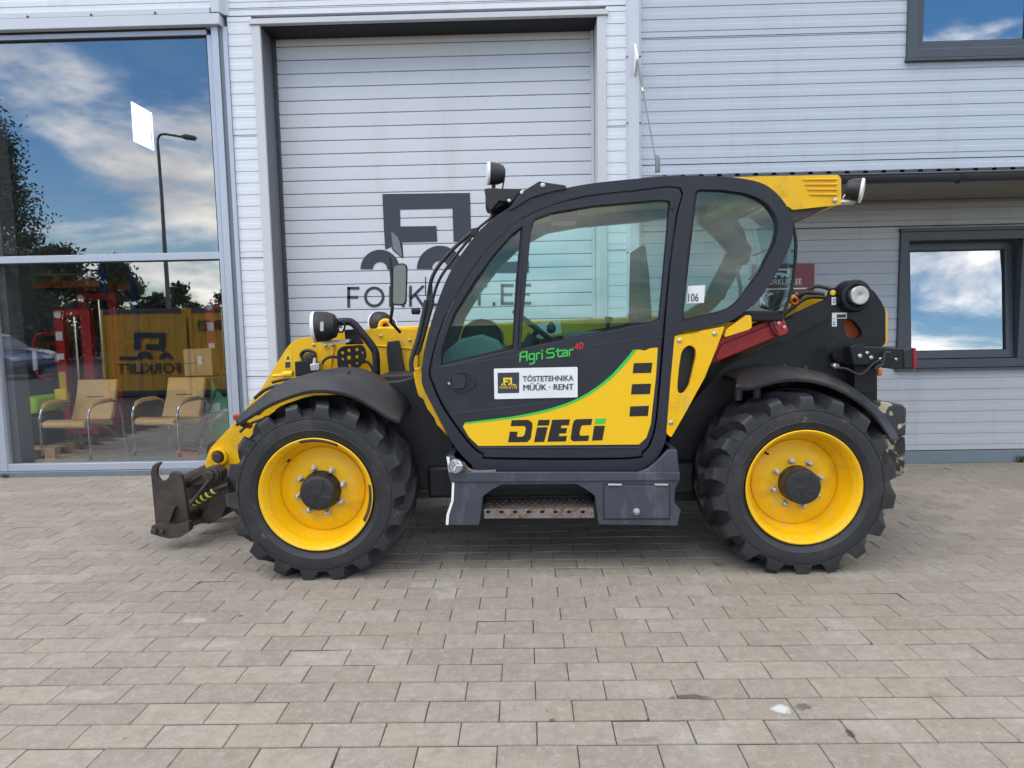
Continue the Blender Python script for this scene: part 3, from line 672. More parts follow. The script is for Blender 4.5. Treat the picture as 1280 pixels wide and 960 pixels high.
# --- wheels
TW, TR_, TZ = .455, .558, .512
def tyre_mesh(cx, y0, s, rot=0.0):
    """s=+1: outer face at y0 looking to the viewer, tyre runs to +y; s=-1 mirrored for the far side"""
    g = MB(); prof = [(.055,.315),(.030,.325),(.014,.343),(.009,.347),(.010,.351),(.004,.358),(-.003,.380),(-.006,.383),(-.004,.386),(-.007,.425),(-.004,.447),(-.001,.449),(-.001,.452),(-.004,.454),(-.002,.460),(.016,.468),(.040,.484),(.080,.500),(.14,.508),(TW/2,.510)]
    prof = prof + [(TW-a,b) for a,b in reversed(prof[:-1])]
    SEG = 88
    v, f = [], []
    for k in range(SEG):
        q = 2*math.pi*k/SEG
        for t,r in prof: v.append(Vector((cx+r*math.cos(q), y0+s*t, TZ+r*math.sin(q))))
    n = len(prof)
    for k in range(SEG):
        for i in range(n-1):
            a = k*n+i; b = ((k+1)%SEG)*n+i; f.append((a,a+1,b+1,b) if s > 0 else (b,b+1,a+1,a))
    g.add(v,f)
    NL = 18
    for side in (0,1):
        for k in range(NL):
            a0 = rot + 2*math.pi*(k+.5*side)/NL
            secs = []
            #       t along width, angle offset, half width angle, bottom radius, top radius
            for (t,da,hw,rb,rt) in ((-.0065,.0,.076,.453,.496),(-.003,.0,.068,.455,.516),(.008,.003,.066,.458,.530),(.035,.012,.064,.470,.541),(.08,.06,.060,.485,.549),(.13,.15,.055,.495,TR_),(.18,.25,.052,.498,TR_),(.228,.33,.050,.500,TR_-.002)):
                t = t*TW/.41 if t > .05 else t; y = y0 + s*(t if side == 0 else TW-t); ang = a0 + da
                P = []
                for (aa,rr) in ((ang-hw-.048,rb),(ang-hw,rt),(ang+hw,rt),(ang+hw+.048,rb)): P.append(Vector((cx+rr*math.cos(aa), y, TZ+rr*math.sin(aa))))
                secs.append(P)
            vv = [p for S in secs for p in S]; ff = []
            flip = (s > 0) == (side == 0)
            for i in range(len(secs)-1):
                for j in range(3):
                    q = (i*4+j,i*4+j+1,i*4+j+5,i*4+j+4); ff.append(q if flip else tuple(reversed(q)))
            m_ = (len(secs)-1)*4
            ff.append((3,2,1,0) if flip else (0,1,2,3)); ff.append((m_,m_+1,m_+2,m_+3) if flip else (m_+3,m_+2,m_+1,m_))
            g.add(vv,ff)
    for p in g.v:
        if p.z < .003: p.z = .003 + (p.z-.003)*.02
    return g
def wheel(cx, y0, s, hubtype, rot):
    ax = (0,s,0)
    rim = MB().lathe([(.045,.322),(.012,.333),(.004,.337),(.0,.331),(.005,.320),(.018,.313),(.030,.309),(.040,.300),(.070,.297),(.095,.292),(.112,.280),(.140,.268),(.152,.259),(.160,.2575),(.160,.2555),(.150,.253),(.146,.243),(.130,.205),(.124,.175),(.122,.15),(.122,.02)],(cx,y0,TZ),ax,72)
    w = part('wheel', rim, 'yellow', ang=40)
    part('tyre', tyre_mesh(cx,y0,s,rot), 'rubber', w, ang=28)
    if hubtype == 0:
        hp = [(.13,.125),(.10,.118),(.055,.112),(.045,.108),(.035,.100),(.030,.085),(.034,.05),(.028,.0)]
        part('hub_cap', MB().lathe([(t+.0,r*.97) for t,r in hp],(cx,y0,TZ),ax,40), 'plastic', w)
    else:
        part('hub', MB().lathe([(.125,.108),(.055,.106),(.045,.102),(.04,.09)],(cx,y0,TZ),ax,40), 'rust', w)
        part('hub_cap', MB().lathe([(.060,.104),(.022,.103),(.012,.098),(.008,.085),(.012,.05),(.006,.0)],(cx,y0,TZ),ax,40), 'plastic', w)
    ho = .028 if hubtype == 0 else .006
    for k in range(5):                                     # moulded swirl on the cap
        a = 2*math.pi*k/5+.3
        pts = [(cx+rr*math.cos(a+rr*9), y0+s*(ho+.004), TZ+rr*math.sin(a+rr*9)) for rr in (.012,.03,.05,.07,.09)]
        part('hub_ridge', MB().tube(pts,.0035,6), 'cab', w)
    for k in range(8):
        a = 2*math.pi*k/8+.25; c = (cx+.140*math.cos(a), y0, TZ+.140*math.sin(a))
        part('wheel_nut', MB().lathe([(.122,.019),(.112,.019),(.110,.015),(.086,.015),(.083,.011),(.074,.010),(.072,.0)],c,ax,6 if 0 else 10), 'steel', w)
    a = 2.35; part('valve', MB().tube([(cx+.262*math.cos(a),y0+s*.12,TZ+.262*math.sin(a)),(cx+.258*math.cos(a),y0+s*.085,TZ+.258*math.sin(a))],.007,8), 'gasket', w)
    return w
T0 = 3.775
XF, XR = W(394,617,T0).x, W(1005.8,610,T0).x
wheel(XF, T0, 1, 0, .05); wheel(XR, T0, 1, 1, .17)
wheel(XF, 6.02, -1, 0, .1); wheel(XR, 6.02, -1, 1, .2)
# rubbed brown patches on the front rim lip
for a0,a1 in ((64,104),(-30,10)):
    rim0 = [ (.318,.0025),(.306,.026) ]
    g = MB().grid([[Vector((XF+r_*math.cos(R(a)), T0+d_-.002, TZ+r_*math.sin(R(a)))) for r_,d_ in ((.330,.0005),(.3195,.004),(.3125,.017),(.3085,.029))] for a in range(a0,a1+1,4)])
    part('worn_rim_patch', g, 'rust', fix=True, solid=.0015)
# axles
for xx in (XF,XR):
    part('axle', MB().lathe([(0,.10),(.3,.11),(.6,.13),(.8,.20),(1.2,.20),(1.4,.13),(1.75,.11),(2.0,.10)],(xx,T0+.12,TZ),(0,1,0),20), 'black')
# --- chassis and body
part('chassis', MB().box((-1.55,4.55,.42),(2.05,5.35,.86)), 'black', bevel=.02)
part('belly_pan', MB().box((-.62,4.08,.40),(1.05,4.6,.60)), 'black', bevel=.02)
part('engine_cover', MB().prism([(-.35,5.28,.62),(1.25,5.28,.62),(1.25,5.28,1.38),(.9,5.28,1.50),(.1,5.28,1.50),(-.35,5.28,1.34)],(0,.66,0)), 'black', bevel=.04)
part('front_bulkhead', plate([(468,478),(498,476),(520,470),(566,545),(572,612),(527,612),(497,560)],4.12,.12), 'black', bevel=.01)
part('front_body', plate([(470,470),(535,468),(560,530),(575,600),(530,606),(500,560),(440,520)],4.25,.45), 'plastic', bevel=.01)
part('yellow_side_strip', plate([(516,461),(526,459),(531,487),(543,510),(560,546),(552,537),(546,531),(543,523),(534,511),(529,499),(523,495),(519,480)],3.97,.05), 'yellow', bevel=.006)
# rear tower plates
tower = [(832,560),(858,512),(903,460),(986,421),(980,399),(1036,373),(1040,361),(1056,356),(1078,354.5),(1093,364),(1101,376),(1107,387),(1107,430),(1096.5,437),(1096.5,505),(1020,560),(890,626),(840,626)]
hole = rnd([(1054,401),(1059,397),(1069,402),(1078,414),(1077,421),(1071,423),(1058,421)],4)
tw = part('boom_tower', plate(rnd(tower,4,3),4.22,.05,[hole]), 'black', bevel=.006)
part('tower_edge_flange', plate(rnd([(1100,385),(1106,384),(1109.5,392),(1109.5,428),(1107,432),(1100,430)],2),4.26,.02), 'yellow', tw)
g = MB(); ow = [W(x,y,4.22) for x,y in tower]
part('far_tower', MB().prism([p+Vector((0,1.05,0)) for p in ow],(0,.05,0)), 'black', bevel=.005)
part('tower_core', MB().prism([W(x,y,4.22)+Vector((0,.07,0)) for x,y in [(850,560),(905,480),(985,428),(1040,440),(1090,440),(1090,500),(1010,556),(890,620)]],(0,.95,0)), 'plastic')
c = W(1066,370,4.215)
part('pivot_collar', MB().lathe([(.06,.10),(-.035,.10),(-.05,.092),(-.055,.07),(-.03,.068)],c,(0,1,0),36), 'black', tw)
part('pivot_pin', MB().lathe([(.0,.058),(-.085,.058),(-.092,.053),(-.093,.02),(-.088,.0)],c,(0,1,0),32), 'steel', tw)
part('tower_rib', plate(rnd([(903,447),(975,405),(1030,375),(1037,378),(1038,394),(1033,399),(985,425)],3),4.19,.03), 'black', tw, bevel=.012, seg=3)
for (x,y) in ((1022,416),(1035,416),(1022,430),(1035,430),(1079,392),(1085,393),(1080,400)):
    part('bolt_hole', MB().lathe([(0,.006),(-.002,.006),(-.002,0)],W(x,y,4.22),(0,1,0),8), 'gasket', tw)
part('orange_inner_part', MB().box(W(1050,424,4.34)-Vector((0,0,.02)), W(1082,396,4.34)+Vector((0,.1,.02))), 'orange', tw, bevel=.02)
for (x0,y0,x1,y1,mm) in ((1039.5,371.5,1045,381,'paperw'),(1040,391,1058.5,398,'paperw'),(1040,398.8,1046,408,'paperw')):
    part('sticker', plate([(x0,y0),(x1,y0-.3),(x1,y1),(x0,y1+.3)],4.2185,.0012), mm, tw, smooth=False)
part('sticker_print', plate([(1046,393),(1057.5,392.7),(1057.5,397),(1046,397.2)],4.2170,.001), 'print', tw, smooth=False)
for y_ in (374,377,402,405): part('sticker_print', plate([(1041,y_),(1044.2,y_),(1044.2,y_+1.2),(1041,y_+1.2)],4.2170,.001), 'print', tw, smooth=False)
cy_ = W(1041,366,4.2185); part('yellow_plug', MB().lathe([(.002,.017),(-.004,.017),(-.006,.012),(-.006,0)],cy_,(0,1,0),16), 'stick_y', tw)
# red boom prop
rp = part('boom_safety_prop', plate([(883,458),(902,421.5),(974,394.5),(979,399),(986,415.5),(972,421)],4.12,.10), 'red', bevel=.008)
part('prop_rib', plate([(895,444),(903,430),(966,405),(967,411)],4.108,.014), 'red', rp, bevel=.004)
part('prop_clamp', plate([(962,403),(977,393),(979,396),(986,414),(984,417),(972,421),(969,417)],4.10,.014), 'red', rp, bevel=.004)
for (x,y) in ((973,404),(980,409)): part('bolt', MB().lathe([(.01,.011),(-.008,.011),(-.010,.006),(-.010,0)],W(x,y,4.10),(0,1,0),8), 'steel', rp)
for dx_ in (0,5): part('prop_wire', MB().tube([W(887+dx_+d,y,4.10) for d,y in ((0,434),(2,445),(6,452),(5,455))],.004,6), 'hose', rp)
for dx_ in (0,5): part('prop_wire', MB().tube([W(961+dx_+d,y,4.098) for d,y in ((0,402),(3,410),(7,417),(6,420))],.004,6), 'hose', rp)
# hoses and pulleys near the boom root
for (k,pts) in enumerate(([(1035,372),(1010,372),(990,385),(975,398)],[(1030,368),(1005,366),(985,378),(955,393)],[(1045,364),(1020,358),(1000,370),(990,384)])):
    part('hydraulic_hose', MB().tube([tuple(p) for p in spl([W(x,y,4.5+.04*k) for x,y in pts],5)],.013,8), 'hose')
part('boom_root_cover', MB().lathe([(0,.135),(.30,.135),(.31,.10),(.31,0)],W(1020,390,4.55),(0,1,0),28), 'yellow')
part('boom_root_cover_front', MB().lathe([(0,.135),(-.004,.10),(-.004,0)],W(1020,390,4.55),(0,1,0),28), 'yellow')
part('lifting_eye', MB().lathe([(0,.022),(.012,.03),(.024,.022),(.012,.014),(0,.022)],W(994,376,4.42),(0,1,0),16), 'amber')
# --- boom
BN = 4.78
boom = part('boom', MB().prism([W(x,y,BN) for x,y in [(470,409),(700,400),(1000,386),(1075,362),(1090,380),(1060,425),(700,452),(470,470)]],(0,.36,0)), 'yellow', bevel=.012)
head = [(522,412),(480,410),(451,412),(420,414),(388,421),(367,425),(357,437),(327,485),(299,522),(262,561),(255,583),(266,592),(286,590),(306,572),(330,560),(400,540),(470,500),(522,480)]
part('boom_head', plate(rnd(head,5,3),4.74,.44), 'yellow', bevel=.012)
part('boom_slider_plate', plate([(484,427),(498,425.5),(508,478),(508,482),(488,482),(483,440)],4.69,.045), 'plastic', bevel=.006)
part('boom_edge_bead', MB().tube([W(418,430,4.735),W(411,472,4.735)],.006,6), 'yellow')
part('boom_edge_bead', MB().tube([W(470,432,4.735),W(519,436,4.735)],.006,6), 'yellow')
for (x,y,r_) in ((274,571,.055),): 
    part('pin_boss', MB().lathe([(.02,r_+.012),(-.02,r_+.010),(-.024,r_),(-.018,r_-.01)],W(x,y,4.735),(0,1,0),28), 'yellow')
    part('pin', MB().lathe([(.02,.036),(-.034,.036),(-.040,.030),(-.040,0)],W(x,y,4.735),(0,1,0),24), 'rust')
for (x,y) in ((452,470),(481,476)): part('bolt', MB().lathe([(.0,.014),(-.010,.014),(-.012,.008),(-.012,0)],W(x,y,4.735),(0,1,0),8), 'steel')
part('warning_sticker', plate([(355,442),(364.5,441.5),(364.5,460.5),(355,461)],4.7375,.0015), 'stick_y', smooth=False)
for q in ([(357.5,449.5),(360,444),(362.5,449.3)],[(356.5,452.5),(363,452.2),(363,459.5),(356.5,459.8)]): part('sticker_print', plate(q,4.7362,.001), 'print', smooth=False)
c = W(386,446,4.735); part('hydraulic_port', MB().lathe([(.01,.055),(-.006,.055),(-.010,.05),(-.004,.042)],c,(0,1,0),24), 'black')
part('port_plug', MB().lathe([(0,.033),(-.012,.033),(-.016,.026),(-.016,0)],W(386.5,446.5,4.735),(0,1,0),20), 'rust')
part('valve_block', plate([(368,452),(389,451),(391,469),(369,471)],4.60,.14), 'black', bevel=.006)
vb = part('coupling_block', plate([(387,455),(399,454),(400,463),(388,464)],4.52,.08), 'steel', bevel=.006)
part('coupling_stem', MB().tube([W(393.5,456,4.55),W(394,447.5,4.55)],[.018,.014],10), 'steel', vb)
part('pressure_gauge_pipe', MB().tube([W(341,470,4.66),W(352,469,4.66),W(355,468,4.66)],.012,8), 'stick_y')
part('hydraulic_coupler', MB().tube([W(354,468,4.64),W(366,467,4.64)],.022,10), 'stick_y')
for pts in ([(380,452),(376,443),(383,438),(393,441),(394,448)],[(340,478),(360,474),(380,478)],[(366,480),(384,484),(398,476)]):
    part('hydraulic_hose', MB().tube(spl([W(x,y,4.62) for x,y in pts],5),.011,8), 'hose')
for x,y in ((355,486),(366,487),(378,484)): part('pipe_fitting', MB().tube([W(x-5,y+2,4.55),W(x+6,y-1,4.55)],.018,8), 'steel')
for k_,(pts,yy) in enumerate((([(399,470),(404,452),(414,446),(425,449),(432,462)],4.64),([(318,498),(332,487),(350,482),(372,485)],4.58),([(440,470),(446,458),(458,452),(466,462),(468,474)],4.62),([(296,532),(304,520),(318,512),(336,508)],4.60),([(300,540),(312,530),(330,524),(350,522)],4.60))):
    part('hydraulic_hose', MB().tube(spl([W(x,y,yy) for x,y in pts],5),.010+.002*(k_%2),8), 'hose')
for x,y in ((362,474),(372,476),(407,432),(416,431)): part('grease_nipple', MB().lathe([(0,.012),(-.02,.012),(-.026,.006),(-.026,0)],W(x,y,4.735),(0,1,0),8), 'steel')
for x,y in ((392,431),(430,470),(512,425),(512,468),(476,420)): part('bolt', MB().lathe([(0,.011),(-.008,.011),(-.010,.006),(-.010,0)],W(x,y,4.735),(0,1,0),8), 'steel')
# perforated lamp bracket
bp_o = rnd([(421,439),(427,433),(453,431),(457,437),(458,447),(450,459),(442,463),(422,461)],4,3)
holes = [[(cx+rx*math.cos(q*math.pi/5),cy+rx*math.sin(q*math.pi/5)) for q in range(10)] for cx,cy,rx in ((428,441,2),(436,438,2.3),(446,437,2.2),(428,449,1.8),(436,447,2.8),(446,446,2.2),(453,441,1.5),(428,456,1.7),(437,457,2),(446,454,1.6))]
lb = part('lamp_bracket', plate(bp_o,4.60,.012,holes), 'black')
part('bracket_arm', plate([(430,412),(446,411),(450,424),(454,430),(432,431)],4.60,.05), 'black', lb, bevel=.006)
part('bracket_foot', plate([(399,426),(437,424),(437,428),(404,431)],4.52,.08), 'steel', lb, bevel=.003)
arm = spl([W(x,y,4.45) for x,y in [(421,403),(432,402),(441,404),(452,416),(466,434),(470,446),(470.5,474)]],5)
part('lamp_arm', MB().tube(arm,.026,12), 'black')
def lamp(c, d, r, name, m_body='plastic', bk=1.25):
    c, d = Vector(c), Vector(d).normalized()
    b = part(name, MB().lathe([(-r*bk,0),(-r*bk*.98,r*.45),(-r*bk*.84,r*.76),(-r*bk*.45,r*.96),(-r*.1,r),(r*.18,r*1.0)],c,d,28), m_body)
    part('lens_ring', MB().lathe([(r*.18,r*1.02),(r*.36,r*1.02),(r*.42,r*.94)],c,d,28), 'white_p', b)
    part('lens', MB().lathe([(r*.42,r*.94),(r*.50,r*.6),(r*.53,0)],c,d,28), 'lens', b)
    return b
L1 = lamp(W(399,408.5,4.42), (-1,-.10,-.05), .101, 'headlamp')
part('lamp_badge', plate(rnd([(400,402),(404.5,402),(404.5,414),(400,414)],2),4.311,.008), 'steel', L1)
part('lamp_swivel', MB().tube([W(413,406,4.42),W(424,403,4.45),W(425,410,4.45)],.016,8), 'steel', L1)
part('lamp_cable', MB().tube(spl([W(x,y,4.43) for x,y in [(418,407),(424,401),(431,406),(428,415),(420,413)]],4),.007,6), 'hose', L1)
lamp(W(474,403,5.25), (-.75,.66,0), .085, 'headlamp')
lamp(W(490,407,5.2), (.8,.6,0), .05, 'indicator_lamp')
part('eye_hook', MB().lathe([(0,.040),(.014,.056),(.028,.040),(.014,.024),(0,.040)],W(481.5,407.5,4.86),(0,1,0),20), 'yellow')
# --- front carriage
CY0 = 4.40
npo = [(188,590),(190,583),(194.5,579),(200,578),(200.5,580),(197,584),(195.6,590),(196.5,596),(200,601),(206,601.5),(210.5,597),(212,592),(215,590),(222,590.5),(226.5,593.5),(229,603),(232.5,627),(236.5,655),(236.5,664),(194.5,660)]
cp = part('carriage_plate', plate(npo,CY0,.03), 'rust', bevel=.004)
part('carriage_foot', plate(rnd([(189,657),(200,655.5),(221,655.5),(235.5,652.5),(236.5,664),(226,671.5),(212,673.5),(197,670),(189,666.5)],3),CY0-.06,.06), 'rust', cp, bevel=.006)
for x,y,r_ in ((193.5,663.5,.021),(203.5,664,.016)): part('foot_pin', MB().lathe([(.01,r_),(-.018,r_),(-.024,r_*.7),(-.024,0)],W(x,y,CY0-.06),(0,1,0),16), 'rust', cp)
part('gusset', plate([(207,652),(214,634),(218,635),(211,654)],CY0-.05,.05), 'rust', cp, bevel=.004)
part('carriage_plate', MB().prism([p+Vector((0,.80,0)) for p in wp(npo,CY0)],(0,.03,0)), 'rust', bevel=.004)
part('cross_tube', MB().tube([W(222,606,CY0+.03),W(222,606,CY0+.03)+Vector((0,.77,0))],.05,16), 'rust')
part('cross_tube', MB().tube([W(226,652,CY0+.03),W(226,652,CY0+.03)+Vector((0,.77,0))],.045,16), 'rust')
part('back_plate', MB().prism([W(x,y,CY0+.25) for x,y in [(232,604),(262,592),(284,600),(290,640),(262,655),(252,654),(236,660)]],(0,.04,0)), 'rust', bevel=.005)
part('back_plate', MB().prism([W(x,y,CY0+.55) for x,y in [(226,604),(262,592),(284,600),(290,640),(262,652),(230,655)]],(0,.04,0)), 'black', bevel=.005)
tl = part('tilt_link', plate(rnd([(230,602),(256,586),(268,583),(277,590),(275,602),(264,604),(232,608)],3),4.50,.10), 'rust', bevel=.01)
part('link_pin', MB().lathe([(.02,.058),(-.02,.058),(-.024,.05),(-.024,.036),(-.045,.036),(-.05,.03),(-.05,0)],W(264.5,593.5,4.50),(0,1,0),28), 'rust', tl)
part('link_ridge', plate([(232,604),(254,590),(256,592),(234,606)],4.485,.015), 'rust', tl, bevel=.004)
part('lower_link', plate(rnd([(268,600),(283,596),(288,620),(276,648),(256,654),(250,648),(262,630)],4),4.56,.12), 'rust', bevel=.01)
part('lock_lever', MB().tube([W(262,600,4.42),W(233,636,4.42)],.012,8), 'rust')
hs = [Vector(p) for p in spl([W(x,y,4.46) for x,y in [(232,632),(245,627),(258,620),(272,611),(286,606)]],8)]
hz = part('marked_hose', MB().tube(hs,.018,10), 'hose')
sp_ = []
for i in range(0,121):
    t = i/120*.72; k = t*(len(hs)-1); j = min(int(k),len(hs)-2); p = hs[j].lerp(hs[j+1],k-j); a = i/120*2*math.pi*6
    sp_.append(p+Vector((-.3*math.sin(a),math.cos(a),.95*math.sin(a)))*.018)
part('spiral_marker', MB().tube(sp_,.0075,6), 'hazard_y', hz)
# --- fenders
def fender(name, A, B, ya, yb):
    n_ = 5
    a = [Vector(p) for p in spl([tuple(W(x,y,ya)) for x,y in A],3)]; b = [Vector(p) for p in spl([tuple(W(x,y,yb)) for x,y in B],3)]
    rows = []
    cen = sum((p for p in b), Vector())/len(b)
    rows.append([p+Vector((0,0,-.018)) for p in a]); rows.append(a)
    for t in (.08,.2,.4,.65,1.0):
        rows.append([Vector((p.x+(q.x-p.x)*math.sin(t*math.pi/2), p.y+(q.y-p.y)*t, p.z+(q.z-p.z)*math.sin(t*math.pi/2))) for p,q in zip(a,b)])
    rows.append([q+Vector((0,.18,.0)) for q in b]); rows.append([q+Vector((0,.30,-.02)) for q in b])
    return part(name, MB().grid(rows), 'fender', solid=.012, ang=50, fix=True)
ff_ = fender('front_fender',[(300,528),(316,518),(334,507),(357,497),(385,488.5),(412,488),(440,494),(464,507),(484,520),(500,526)],[(299,523),(320,503),(350,481),(380,470),(410,463.5),(440,463.5),(466,474),(489,488),(504,502),(508,514)],3.79,3.99)
rf_ = fender('rear_fender',[(920,482),(935,484),(952,480),(975,474.5),(1005,473.5),(1035,480),(1062,493),(1087,512),(1106,536),(1115,552)],[(918,474),(934,466),(957,460),(980,458.5),(1007,462.5),(1037,470),(1067,486.5),(1093,509),(1110,530),(1119,547)],3.79,3.97)
for x,y in ((428,478),(436,466)): part('fender_bolt', MB().lathe([(0,.010),(.012,.010),(.016,.005),(.016,0)],W(x,y,3.93),(0,0,1),8), 'rust', ff_)
for x,y in ((980,459),(1007,462)): part('fender_bolt', MB().lathe([(0,.010),(.018,.010),(.022,.005),(.022,0)],W(x,y,3.99),(0,0,1),8), 'rust', rf_)
part('fender_stay', MB().tube([W(298,524,4.1),W(304,530,4.2),W(312,532,4.5)],.022,8), 'plastic', ff_)
part('fender_clip', MB().box(W(297,524,4.02)-Vector((.02,.02,.0)),W(297,524,4.02)+Vector((.03,.02,.03))), 'red', ff_, bevel=.004)
for xx in (923,946): part('fender_strut', MB().tube([W(xx,484,3.95),W(xx,500,3.95)],.024,10), 'plastic', rf_)
for x in (975,1035): part('fender_bracket', MB().box(W(x,500,4.15),W(x+14,474,4.15)+Vector((0,.1,0))), 'black', rf_)
# --- cab
CN = 3.86                                                # near face of the cab
cab_o = [(527,470),(530,439),(542,393),(561,343),(586,305),(611,277),(639,258),(663,244),(707,235),(745,228.5),(807,222.3),(854,219.8),(901,220.8),(932,223.8),(957,231),(976,247),(988,267),(991.5,291),(984,316),(967,347),(948,375),(929,391),(907,404),(875,412),(847,418),(841,470),(835,528),(830,556),(818,576),(800,587),(785,589),(610,589),(590,581),(570,560),(553,531),(538,503),(529,484)]
door_o = [(537,463),(548,418),(567,374),(599,324),(625,296),(651,274.5),(682,259.5),(729,246),(790,239),(850,234.8),(846,270),(838,330),(831,403),(823,500),(819,535),(812,556),(803,566),(785,573.5),(619,573.5),(604,568.5),(589,557),(568,530),(552,505),(541,480)]
g_main = rnd([(662,288),(666,271.5),(690,264.5),(740,256.5),(825,249.5),(838,250),(837,262),(832,320),(824.5,400),(820,402.5),(648,436.5),(653,350)],7,4)
g_front = [(652.5,284),(648,350),(642.3,437),(560,455.5),(551,457),(552,437),(567,394),(592,353),(617,319),(640,293.5)]
g_rear = rnd([(869.5,236.5),(901,237),(932,241),(950,248),(961.5,256.5),(971,270),(974,285),(970,303),(951,341),(926,375),(914,385),(901,391),(851.5,402.5),(858,330)],6,3)
g_far = rnd([(560,455),(553,437),(567,395),(592,355),(617,322),(652,288),(690,268),(740,259),(840,250),(901,241),(932,244),(960,258),(971,276),(967,303),(950,338),(925,371),(900,387),(845,399),(648,434)],5,3)
def scale2(pts, k, cx=None, cy=None):
    cx = sum(p[0] for p in pts)/len(pts); cy = sum(p[1] for p in pts)/len(pts)
    out = []
    for x,y in pts:
        d = math.hypot(x-cx,y-cy); out.append((cx+(x-cx)*(d+k)/d, cy+(y-cy)*(d+k)/d))
    return out
cab_s = spl(cab_o,3,True); door_s = spl(door_o,3,True)
frame = part('cab_frame', plate(cab_s,CN,.085,[scale2(door_s,1.2),g_rear]), 'cab', bevel=.020, seg=4)
farY = 4.64
o3 = [p+Vector((0,farY-CN,0)) for p in wp(cab_s,CN)]
part('far_cab_frame', MB().prism(o3,(0,.06,0),[[p+Vector((0,farY-CN,0)) for p in wp(h,CN)] for h in (g_far,)]), 'cab', bevel=.012)
part('rear_quarter_window', plate(scale2(g_rear,2.5),CN+.035,.006), 'glass_c', frame, smooth=False)
def ring(pts, w_, Yp, th, m, parent, name): return part(name, plate(scale2(pts,.8),Yp,th,[scale2(pts,-w_)]), m, parent)
ring(g_rear,3.2,CN+.030,.004,'gasket',frame,'window_seal')
dr = part('cab_door', plate(scale2(door_s,-1.2),CN+.004,.055,[g_main,g_front]), 'cab', bevel=.010, seg=3)
part('door_window', plate(scale2(g_main,2),CN+.034,.006), 'glass_c', dr, smooth=False)
part('door_window', plate(scale2(g_front,2),CN+.034,.006), 'glass_c', dr, smooth=False)
ring(g_main,2.2,CN+.028,.005,'gasket',dr,'window_seal'); ring(g_front,4.2,CN+.028,.005,'gasket',dr,'window_seal')
# door frame upstand round the windows and pressed creases
part('door_crease', MB().tube([W(x,y,CN+.0065) for x,y in [(543,460),(600,452),(700,437),(829,420.5)]],.0042,6), 'cab', dr)
part('door_crease', MB().tube([W(x,y,CN+.0065) for x,y in [(563,517.5),(620,511),(688,503.5)]],.0042,6), 'cab', dr)
part('door_crease', MB().tube([W(x,y,CN+.006) for x,y in [(597,559.5),(700,559.8),(800,560)]],.005,6), 'cab', dr)
part('door_upper_lip', plate([(655,277),(662,271),(690,262),(740,253.5),(836,246.5),(843,247),(842,262),(839,262),(837.5,251),(825,250),(740,257.5),(690,266),(668,274),(664,288),(658,350),(651,436),(648,437),(652,350)],CN-.004,.012), 'cab', dr, bevel=.003)
# decals
DY = CN+.0018
dec = rnd([(578.5,533),(582,528),(612,525.5),(643,521.5),(680,514),(708,505.5),(728,496.5),(744,486.5),(757,476.5),(768,466.5),(782,450.5),(793,437.5),(800,437),(806,438.5),(812,435.5),(822.3,434.3),(820,470),(813.5,530),(808,547),(799,555.5),(598,557.4),(586,546)],1.5,2)
part('door_decal', plate(dec,DY,.002), 'decal_y', dr, smooth=False)
gp_ = spl([(580,528.3),(612,524.3),(643,520.3),(680,512.6),(708,504),(728,495),(744,485),(757,475),(768,465),(781.5,449.5),(792,436.8)],3)
gp2 = spl([(796,437.3),(785,451.5),(770.5,467.5),(759,477.8),(745.5,487.8),(729,497.8),(709,506.8),(681,515.4),(643.5,522.8),(612.5,526.6),(582,530)],3)
part('green_stripe', plate(gp_+gp2,DY-.0012,.0022), 'green_l', dr, smooth=False)
for q in ([(792.3,454),(815.6,453.3),(813.9,466),(790.8,466.6)],[(790.2,480.2),(813.9,479.5),(812.4,492.6),(788.7,493.1)],[(787.8,508),(811.3,507.2),(809.8,520),(786.8,520.6)]):
    part('decal_slot', plate(q,DY-.0012,.002), 'ink', dr, smooth=False)
Z6 = lambda pts: [(500+x/3.368, 400+y/3.368) for x,y in pts]
let = [([(470,422),(540,420),(556,432),(558,446),(550,500),(535,514),(455,515),(462,470),(495,470),(492,492),(515,491),(524,484),(530,456),(524,446),(466,447)],'ink'),
       ([(577,452),(622,451),(607,513),(564,514)],'ink'),([(583,421),(631,420),(626,444),(578,445)],'ink'),
       ([(641,420),(716,418),(711,443),(680,444),(677,455),(704,455),(699,477),(672,478),(668,489),(703,488),(698,511),(620,513)],'ink'),
       ([(742,418),(810,416),(805,442),(768,443),(762,450),(755,480),(760,487),(797,486),(792,509),(728,511),(718,500),(727,440),(733,424)],'ink'),
       ([(818,446),(863,445),(852,506),(808,508)],'ink'),([(824,416),(868,414),(863,437),(819,439)],'green_l')]
for q, mm in let: part('lettering', plate(Z6(q),DY-.0014,.0024), mm, dr, smooth=False)
AG = [[[(2,33),(3,8),(8,2),(26,2),(26,33)],[(3,18),(26,18)]],[[(52,12),(36,12),(34,16),(34,26),(36,30),(52,30)],[(52,12),(52,42),(46,46),(36,46)]],[[(60,33),(60,14),(63,12),(71,12)]],[[(79,33),(79,14)],[(79,3),(79,6)]],
      [[(120,2),(100,2),(96,6),(96,13),(100,16),(116,16),(120,20),(120,28),(116,32),(95,32)]],[[(134,4),(134,28),(138,32),(147,32)],[(127,12),(147,12)]],[[(150,13),(164,13),(166,16),(166,32),(152,32),(150,29),(150,24),(153,22),(166,22)]],[[(174,33),(174,16),(177,13),(187,13)]]]
